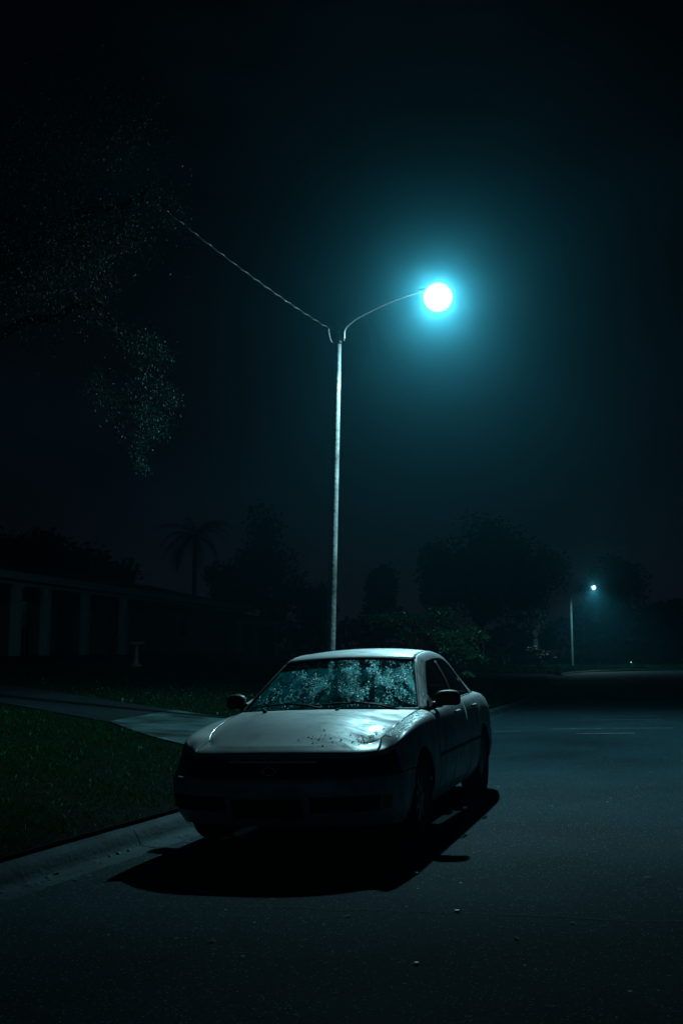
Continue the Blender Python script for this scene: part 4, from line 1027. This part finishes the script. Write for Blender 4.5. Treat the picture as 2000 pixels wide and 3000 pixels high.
# dark hedges added to keep the far side of the bend black
for i, (x0, x1, y, h, lb) in enumerate([(20.6, 27.5, 92, 2.6, 'added dark hedge running right from behind the distant lamp'), (27.8, 38, 93, 2.2, 'added dark hedge at the far right edge of the picture'), (4.5, 13.5, 84, 2.4, 'dark hedge left of the reddish bush under the big tree')]):
    n = 5200; X = x0 + (x1 - x0) * RNG.random(n); hh = h * (.85 + .3 * np.array([mnoise.noise(Vector((x * .5, i, 0))) for x in X])); Z = RNG.random(n) ** .7 * hh; Yy = y + RNG.normal(0, .5, n) + .2 * (X - x0)
    root = empty('hedge', ((x0 + x1) / 2, y, 0)); tag(root, lb, 'hedge', 'hedges closing the street')
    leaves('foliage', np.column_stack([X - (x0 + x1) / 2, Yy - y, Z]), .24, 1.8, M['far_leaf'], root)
    for q in range(7): mb = MB(); xx = (x0 + (x1 - x0) * (q + .5) / 7) - (x0 + x1) / 2; limb(mb, (xx, 0, -.3), (xx + .2, .2 + .2 * (xx + (x1 - x0) / 2), h * .7), .06, .02); mb.build('stem', M['bark'], root, True)
# reddish bush by the far lamp
bp = at(1575, 1925, 76); gz_ = ground_z(bp.x, 76); root = empty('reddish_bush', (bp.x, 76, gz_)); tag(root, 'reddish leafy bush left of the distant lamp pole', 'bush')
pts, lob = blob_points(1500, (0, 0, .75), (1.35, .9, .75), 9, seed=4); leaves('foliage', pts, .16, 1.6, M['red_leaf'], root)
mb = MB(); [limb(mb, (0, 0, -.2), l, .04, .012) for l in lob]; mb.build('stems', M['bark'], root, True)

# weeping street tree behind the car
SB = (1.75, 26.2); SZ = ground_z(*SB); root = empty('weeping_tree', (*SB, SZ)); tag(root, 'small tree with drooping green leafy branches behind the silver car roof', 'tree')
mb = MB(); f0 = Vector((.02, 0, 1.05)); mb.tube([(0, 0, -.3), (-.03, .02, .5), f0], [.055, .045, .04], 8)
cl = [(1100, 1812, 26.4, .16, 60), (1130, 1806, 26.0, .16, 60), (1155, 1826, 26.2, .14, 40), (1165, 1796, 26.6, .10, 40), (1192, 1806, 26.4, .08, 26), (1228, 1808, 26.3, .12, 40), (1262, 1802, 26, .12, 34),
      (1290, 1796, 25.8, .14, 50), (1310, 1787, 25.6, .12, 40), (1345, 1802, 25.7, .10, 36), (1305, 1820, 25.8, .10, 30), (1318, 1829, 25.7, .06, 22),
      (1288, 1857, 25.2, .07, 50), (1300, 1866, 25.3, .10, 70), (1262, 1857, 25.3, .04, 18), (1320, 1874, 25.2, .15, 130), (1345, 1862, 25.1, .17, 140), (1372, 1852, 25, .14, 110), (1392, 1846, 25, .10, 60), (1362, 1876, 25.1, .16, 130),
      (1408, 1860, 24.9, .10, 60), (1422, 1868, 24.9, .06, 40), (1340, 1892, 25.1, .12, 70), (1372, 1905, 25, .12, 60), (1392, 1918, 24.9, .09, 50), (1410, 1928, 24.9, .07, 36), (1428, 1933, 24.9, .05, 16), (1300, 1902, 25.2, .08, 20), (1362, 1972, 24.8, .05, 22), (1376, 1974, 24.8, .04, 14),
      (1180, 1860, 26.2, .2, 30), (1240, 1880, 26, .2, 30)]
L0 = Vector((*SB, SZ)); P = []
hubs = {}
for x, y, d, r, n in cl:
    c = at(x, y, d) - L0; 
    top = f0 + (c - f0) * .5 + Vector((0, 0, .35 + .2 * abs(c.x)))
    Pl = [f0.lerp(top, i / 4) * (1 - 0) for i in range(4)] + [top.lerp(c, i / 4) + Vector((0, 0, .10 * sin(pi * i / 4))) for i in range(5)]
    mb.tube(Pl, [.020 - .0022 * i for i in range(9)], 5)
    q = RNG.normal(size=(int(n * 1.5), 3)) * [r, r, r * .55]; P.append(np.array(c) + q + np.column_stack([q[:, 0] * 0, q[:, 0] * 0, -.25 * np.abs(q[:, 0]) ** 1]))
    k_ = 16; uu = RNG.random((k_, 1)); P.append(np.array(top) * (1 - uu) + np.array(c) * uu + RNG.normal(0, .05, (k_, 3)))
mb.build('trunk', M['bark'], root, True); leaves('crown', np.concatenate(P), .085, 2.6, M['shrub_leaf'], root, droop=.6)

# oak that hangs over the street from off the left edge
OB = (-6.6, 14.2); OZ = ground_z(*OB); root = empty('oak_tree', (*OB, OZ)); tag(root, 'oak hanging dark glinting sprays of leaves down the upper left', 'tree')
L0 = Vector((*OB, OZ)); mb = MB()
mb.tube([(0, 0, -.4), (.05, 0, 1.2), (.0, .1, 2.6), (.15, 0, 3.9)], [.36, .27, .24, .20], 12); fk = Vector((.15, 0, 3.8))
limbs = {}
arms = {'hi': (at(430, 560, 12.2) - L0), 'mid': (at(250, 690, 12.6) - L0), 'low': (at(300, 900, 12.8) - L0)}
AP = {}
for kx, e_ in arms.items():
    AP[kx] = limb(mb, fk + Vector((0, 0, .2 if kx == 'low' else .9)), e_, .12, .035, sag=.35, n=10, wig=.05)
mb.tube([fk, fk + Vector((.1, 0, 1.3))], [.20, .14], 10)
oc = [(200, 755, .16, 30, 'mid'), (235, 745, .15, 30, 'mid'), (270, 765, .14, 30, 'mid'), (300, 790, .15, 60, 'mid'), (305, 830, .16, 50, 'mid'), (225, 810, .2, 30, 'mid'), (275, 885, .12, 26, 'low'), (272, 935, .12, 34, 'low'),
      (330, 955, .12, 30, 'low'), (352, 985, .10, 30, 'low'), (376, 1015, .12, 60, 'low'), (420, 1005, .13, 90, 'low'), (425, 1035, .12, 60, 'low'), (455, 1018, .10, 50, 'low'), (490, 1045, .08, 40, 'low'), (450, 1060, .08, 30, 'low'), (425, 1085, .09, 46, 'low'), (420, 1108, .07, 30, 'low'),
      (285, 1110, .10, 40, 'low'), (290, 1145, .12, 40, 'low'), (322, 1185, .13, 70, 'low'), (300, 1165, .13, 40, 'low'), (357, 1190, .09, 26, 'low'), (380, 1155, .08, 26, 'low'), (460, 1113, .05, 16, 'low'), (488, 1160, .09, 60, 'low'), (507, 1177, .07, 50, 'low'), (462, 1148, .06, 18, 'low'),
      (412, 1185, .10, 60, 'low'), (432, 1215, .12, 90, 'low'), (452, 1238, .12, 100, 'low'), (470, 1252, .07, 40, 'low'), (418, 1225, .11, 60, 'low'), (430, 1275, .09, 40, 'low'), (405, 1290, .06, 20, 'low'), (405, 1325, .06, 26, 'low'), (402, 1345, .06, 20, 'low'), (420, 1368, .06, 34, 'low'), (352, 1250, .06, 20, 'low'), (352, 1280, .05, 12, 'low'),
      (500, 650, .10, 26, 'hi'), (530, 655, .12, 30, 'hi'), (550, 630, .10, 20, 'hi'), (470, 600, .16, 50, 'hi'), (380, 715, .12, 34, 'hi'), (405, 705, .12, 26, 'hi'), (365, 690, .12, 24, 'hi'), (490, 560, .2, 60, 'hi')]
rs = random.Random(3)
for _ in range(80):   # unlit masses of the crown beyond the lamp's reach
    x, y = rs.uniform(-160, 460), rs.uniform(330, 900)
    if x > 330 and y > 660: continue
    oc.append((x, y, rs.uniform(.16, .34), rs.randint(70, 150), 'hi' if y < 620 else 'mid'))
P = []
pos = [at(x, y, 12.5 + rs.uniform(-.6, .6) + (-.8 if i > 47 else 0)) - L0 for i, (x, y, r, n, kx) in enumerate(oc)]
net = [(p, .02) for kx in AP for p in AP[kx][3:]]; left = list(range(len(oc)))
while left:     # always grow the twig that is nearest to wood already there
    bd, bi, bj = 1e9, None, None
    for i in left:
        for j, (q, r_) in enumerate(net):
            dd = (pos[i] - q).length + (.25 if q.z < pos[i].z - .1 else 0)
            if dd < bd: bd, bi, bj = dd, i, j
    q, r_ = net[bj]; c = pos[bi]; x, y, r, n, kx = oc[bi]; left.remove(bi); Lq = (c - q).length
    m_ = q.lerp(c, .5) + Vector((rs.uniform(-.1, .1) * Lq, rs.uniform(-.1, .1) * Lq, .16 * Lq)); r2_ = max(.004, r_ * .78)
    mb.tube([q, q.lerp(m_, .55) + Vector((0, 0, .03 * Lq)), m_, c], [r_, r_ * .92, r_ * .85, r2_], 5); net += [(m_, r_ * .85), (c, r2_)]
    P.append(np.array(c) + RNG.normal(size=(int(n * 2.6), 3)) * [r * .8, r, r]); k_ = 22; uu = RNG.random((k_, 1)); P.append(np.array(m_) * (1 - uu) + np.array(c) * uu + RNG.normal(0, .06, (k_, 3)))
mb.build('trunk', M['bark'], root, True); leaves('crown', np.concatenate(P), .034, 1.9, M['oak_leaf'], root, droop=.8)

# palms
def palm(label, px, ptop, D, tr, n_fr, fl, seed, lean=0):
    random.seed(seed); t = at(px, ptop, D); g_ = ground_z(t.x, D); root = empty('palm_tree', (t.x, D, g_)); tag(root, label, 'palm'); H = t.z - g_
    mb = MB(); mb.tube([(0, 0, -.4), (lean * .3, 0, H * .4), (lean, 0, H)], [tr * 1.3, tr, tr * .8], 9); mb.build('trunk', M['bark'], root, True)
    V = MB()
    for k in range(n_fr):
        a = 2 * pi * k / n_fr + random.uniform(-.2, .2); e0 = random.uniform(-.3, 1.1); pts = []; p = Vector((lean, 0, H)); el = e0
        for i in range(10):
            pts.append(p.copy()); p = p + Vector((cos(a) * cos(el), sin(a) * cos(el), sin(el))) * fl / 10; el -= .20
        V.tube(pts, [.03 - .0027 * i for i in range(10)], 4)
        for i in range(1, 10):
            for q in (0, .5):
                c = pts[i - 1].lerp(pts[i], q); d = (pts[i] - pts[i - 1]).normalized(); s_ = d.cross(Vector((0, 0, 1))).normalized(); l_ = fl * .24 * (1 - abs(i - 4.5) / 8)
                for sg in (1, -1): e_ = c + (s_ * sg * .8 + d * .5 + Vector((0, 0, -.45))) * l_; V.add([c - d * .04, c + d * .04, e_], [(0, 1, 2)])
    V.build('crown', M['far_leaf'], root)
palm('bushy palm silhouette with drooping fronds above the porch house roof', 572, 1572, 74, .16, 22, 3.6, 2)
#palm('thin tall palm far left behind the porch house', 116, 1215, 56, .13, 16, 2.2, 5)

# ================================================================== houses and small things along the street
def house(label, org, dirv, length, depth, zg, zf, posts, windows, door, group='low houses across the lawns', porch=1.9, pz=.34):
    root = empty('house', (*org, zg)); d = Vector((*dirv, 0)).normalized(); root.rotation_euler = (0, 0, atan2(d.y, d.x)); tag(root, label, 'house', group)
    # local x along the facade, local y away from the street (left of direction)
    H = zf - zg
    mb = MB(); mb.box((length / 2, porch + .1, H / 2 - .2), (length - .6, .2, H + .1)); mb.box((length / 2, depth, H / 2 - .2), (length - .6, .2, H + .1))
    for x in (.3, length - .3): mb.box((x, (depth + porch) / 2, H / 2 - .2), (.2, depth - porch, H + .1))
    mb.build('wall', M['wall'], root)
    mb = MB(); e_ = .35; zr = H + depth * .13
    P = [(-e_, -.25, H + .12), (length + e_, -.25, H + .12), (length + e_, depth + e_, H + .12), (-e_, depth + e_, H + .12), (depth * .4, depth / 2, zr), (length - depth * .4, depth / 2, zr)]
    mb.add(P, [(0, 1, 5, 4), (1, 2, 5), (2, 3, 4, 5), (3, 0, 4), (3, 2, 1, 0)]); mb.build('roof', M['roof'], root)
    mb = MB(); mb.box((length / 2, -.28, H), (length + 2 * e_, .04, .26)); mb.box((length / 2, .0, H - .22), (length, .10, .14)); mb.build('fascia', M['trim'], root)
    mb = MB(); mb.box((length / 2, porch / 2, -.35), (length, porch + .5, .9)); mb.build('porch_slab', M['concrete_kerb'], root)
    for x in posts:
        mb = MB(); mb.box((x, 0, (H - .29) / 2 + .05), (.30, .30, H - .39)); bevel(mb.build('post', M['trim'], root), .015)
    for a, b in zip(posts[::2], posts[1::2]):
        for x, s_ in ((a + .15, 1), (b - .15, -1)):
            mb = MB(); n = 10; V = []; Fv = []
            for yy in (-.05, .05):
                V.append((x, yy, H - .292)); V += [(x + s_ * .55 * (1 - cos(q)), yy, H - .292 - .55 * (1 - sin(q))) for q in np.linspace(0, pi / 2, n)]
            m_ = n + 1; Fv += [tuple(range(m_)), tuple(range(2 * m_ - 1, m_ - 1, -1))] + [(i, (i + 1) % m_, m_ + (i + 1) % m_, m_ + i) for i in range(m_)]
            mb.add(V, Fv); mb.build('arch_bracket', M['trim'], root)
    for x, w, z0, z1 in windows:
        mb = MB(); zz = (z0 + z1) / 2; hh = z1 - z0
        for xx, zc, a, b in ((x - w / 2, zz, .07, hh + .14), (x + w / 2, zz, .07, hh + .14), (x, z0, w - .07, .07), (x, z1, w - .07, .07), (x, zz, w - .07, .04)): mb.box((xx, porch - .03, zc), (a, .07, b))
        f = mb.build('window', M['trim'], root)
        mb = MB(); mb.box((x, porch - .01, zz), (w - .05, .02, hh - .05)); mb.build('pane', M['pane'], f)
    if door:
        mb = MB(); mb.box((door, porch - .02, 1.1), (.95, .06, 2.05)); o = mb.build('door', M['dark'], root); mb = MB(); mb.lathe([(0, .03), (.03, .02), (.02, 0)], c=(door + .38, porch - .06, 1.05), n=10); mb.build('handle', M['galv'], o)
    return root
# facade line of the porch house runs parallel to the street; local y points away from it
ho = Vector((-11.4, 35, 0)) - Vector((.186, .983, 0)) * 8
house('long low house with an arched porch at the left edge of the lawn', (ho.x, ho.y), (.186, .983), 37, 9, 1.12, 3.93, [3.0, 5.6, 9.3, 11.5, 14.9, 18.8], [(13.3, 1.1, 1.15, 2.2), (23, 1.8, .9, 2.1), (32, 1.8, .9, 2.1)], 16.8)
ho2 = at(800, 1900, 84); house('low neighbouring house seen behind the tall lamp pole', (-7.5, 84), (.98, -.2), 9.5, 8, ground_z(-5, 84), 3.75, [1.0, 3.4], [(6.2, 1.6, .9, 2.1)], 2.2) if False else None
root2 = house('low neighbouring house seen behind the tall lamp pole', (.2, 86), (-.97, .24), 9.0, 8, ground_z(-5, 86) , 3.8, [1.2, 4.2], [(6.8, 1.6, .9, 2.0)], 2.6) if False else house('low neighbouring house seen behind the tall lamp pole', (-8.4, 83), (.30, .95), 13, 8, ground_z(-8, 85), 3.7, [1.0, 4.5, 9, 12.5], [(6.8, 1.6, .9, 2.0)], 2.6)
# bird bath on the lawn near the porch
bb = at(400, 1928, 34); zb = ground_z(bb.x, 34); mb = MB()
mb.lathe([(.0, 0), (.17, 0), (.17, .05), (.10, .10), (.07, .20), (.065, .52), (.09, .62), (.05, .64)], n=20); 
root = empty('bird_bath', (bb.x, 34, zb)); tag(root, 'pale stone bird bath on the lawn in front of the porch', 'bird bath'); mb.build('pedestal', M['stone'], root, True, autosmooth=50)
mb = MB(); mb.lathe([(.0, .62), (.10, .63), (.24, .70), (.285, .755), (.285, .775), (.26, .765), (.15, .715), (0, .70)], n=28); mb.build('basin', M['stone'], root, True, autosmooth=50)
# sign post beyond the corner, with a teal plate and a small marker below
sp_ = at(1707, 1880, 97); zs = ground_z(sp_.x, 97); root = empty('sign_post', (sp_.x, 97, zs)); tag(root, 'thin post with a small teal plate right of the distant lamp pole', 'sign post')
zt = at(1707, 1814, 97).z - zs; mb = MB(); mb.tube([(0, 0, -.3), (0, 0, zt)], .045, 8); mb.build('post', M['galv'], root, True)
mb = MB(); z1_ = at(1711, 1841, 97).z - zs; mb.box((.13, -.06, z1_), (.17, .03, .34)); bevel(mb.build('plate', M['sign_teal'], root), .005)
mb = MB(); z2_ = at(1711, 1873, 97).z - zs; mb.box((.13, -.06, z2_), (.11, .04, .17)); bevel(mb.build('marker', M['sign_teal'], root), .005)
# tiny garden lamps far off
for px, py, D, lb in ((1958, 1898, 100, 'left of two tiny teal lamps close together at far right'), (1964, 1900, 100, 'right of two tiny teal lamps close together at far right'), (1847, 1940, 88, 'tiny pale lamp low beyond the far end of the road')):
    p = at(px, py, D); g_ = min(ground_z(p.x, D), p.z - .2); root = empty('garden_lamp', (p.x, D, g_)); tag(root, lb, 'garden lamp', 'garden lamps far down the street')
    mb = MB(); mb.tube([(0, 0, -.2), (0, 0, p.z - g_ - .06)], .02, 6); mb.build('post', M['dark'], root, True)
    mb = MB(); mb.lathe([(0, p.z - g_ - .05), (.05, p.z - g_ - .04), (.055, p.z - g_ + .02), (0, p.z - g_ + .06)], n=10); mb.build('globe', M['spark'], root, True)
# chips of something pale on the road in front
for x, y, r, lb in ((.62, 5.88, .016, 'larger pale chip lying on the road below the crack'), (.335, 4.93, .012, 'smaller pale chip nearest the bottom of the picture'), (.47, 6.9, .018, 'torn pale scrap beside the edge of the car shadow')):
    mb = MB(); rs = random.Random(int(x * 100)); n = 9
    s_, d_ = sd(x, y); z = float(road_z(d_[0])); a = [(x + r * (1 + .4 * rs.random()) * cos(2 * pi * k / n), y + r * .8 * sin(2 * pi * k / n), z + .004) for k in range(n)]; b = [(x + (p[0] - x) * .7, y + (p[1] - y) * .7, z + .004 + r * .5) for p in a]
    mb.add(a + b, [tuple(range(n - 1, -1, -1)), tuple(range(n, 2 * n))] + [(k, (k + 1) % n, n + (k + 1) % n, n + k) for k in range(n)])
    tag(mb.build('road_chip', M['chip'], None), lb, 'pebble', 'pale chips on the road')

# ================================================================== haze added for the lamp halo, partly lens glare
mb = MB(); mb.box((0, 45, 13.5), (370, 360, 30)); hz = mb.build('haze', M['dark'], None); hz.data.materials.clear()
hm = bpy.data.materials.new('night_haze'); hm.use_nodes = True; t, N, L = nodes(hm); N.clear()
out = N.new('ShaderNodeOutputMaterial'); vols = []
for colr, dens, g in (((.0, .58, 1), .0022, .91), ((.0, .84, 1), .0014, .955), ((.50, .98, 1), .0018, .988)):
    pv = N.new('ShaderNodeVolumePrincipled'); pv.inputs['Color'].default_value = (*colr, 1); pv.inputs['Density'].default_value = dens; pv.inputs['Anisotropy'].default_value = g; vols.append(pv)
a1 = N.new('ShaderNodeAddShader'); a2 = N.new('ShaderNodeAddShader'); L.new(vols[0].outputs[0], a1.inputs[0]); L.new(vols[1].outputs[0], a1.inputs[1]); L.new(a1.outputs[0], a2.inputs[0]); L.new(vols[2].outputs[0], a2.inputs[1]); L.new(a2.outputs[0], out.inputs['Volume'])
hz.data.materials.append(hm); hz.display_type = 'WIRE'
tag(hz, kind='stuff'); hz['label'] = 'haze added to give the glow and glare round the street lamp'; hz['category'] = 'haze'
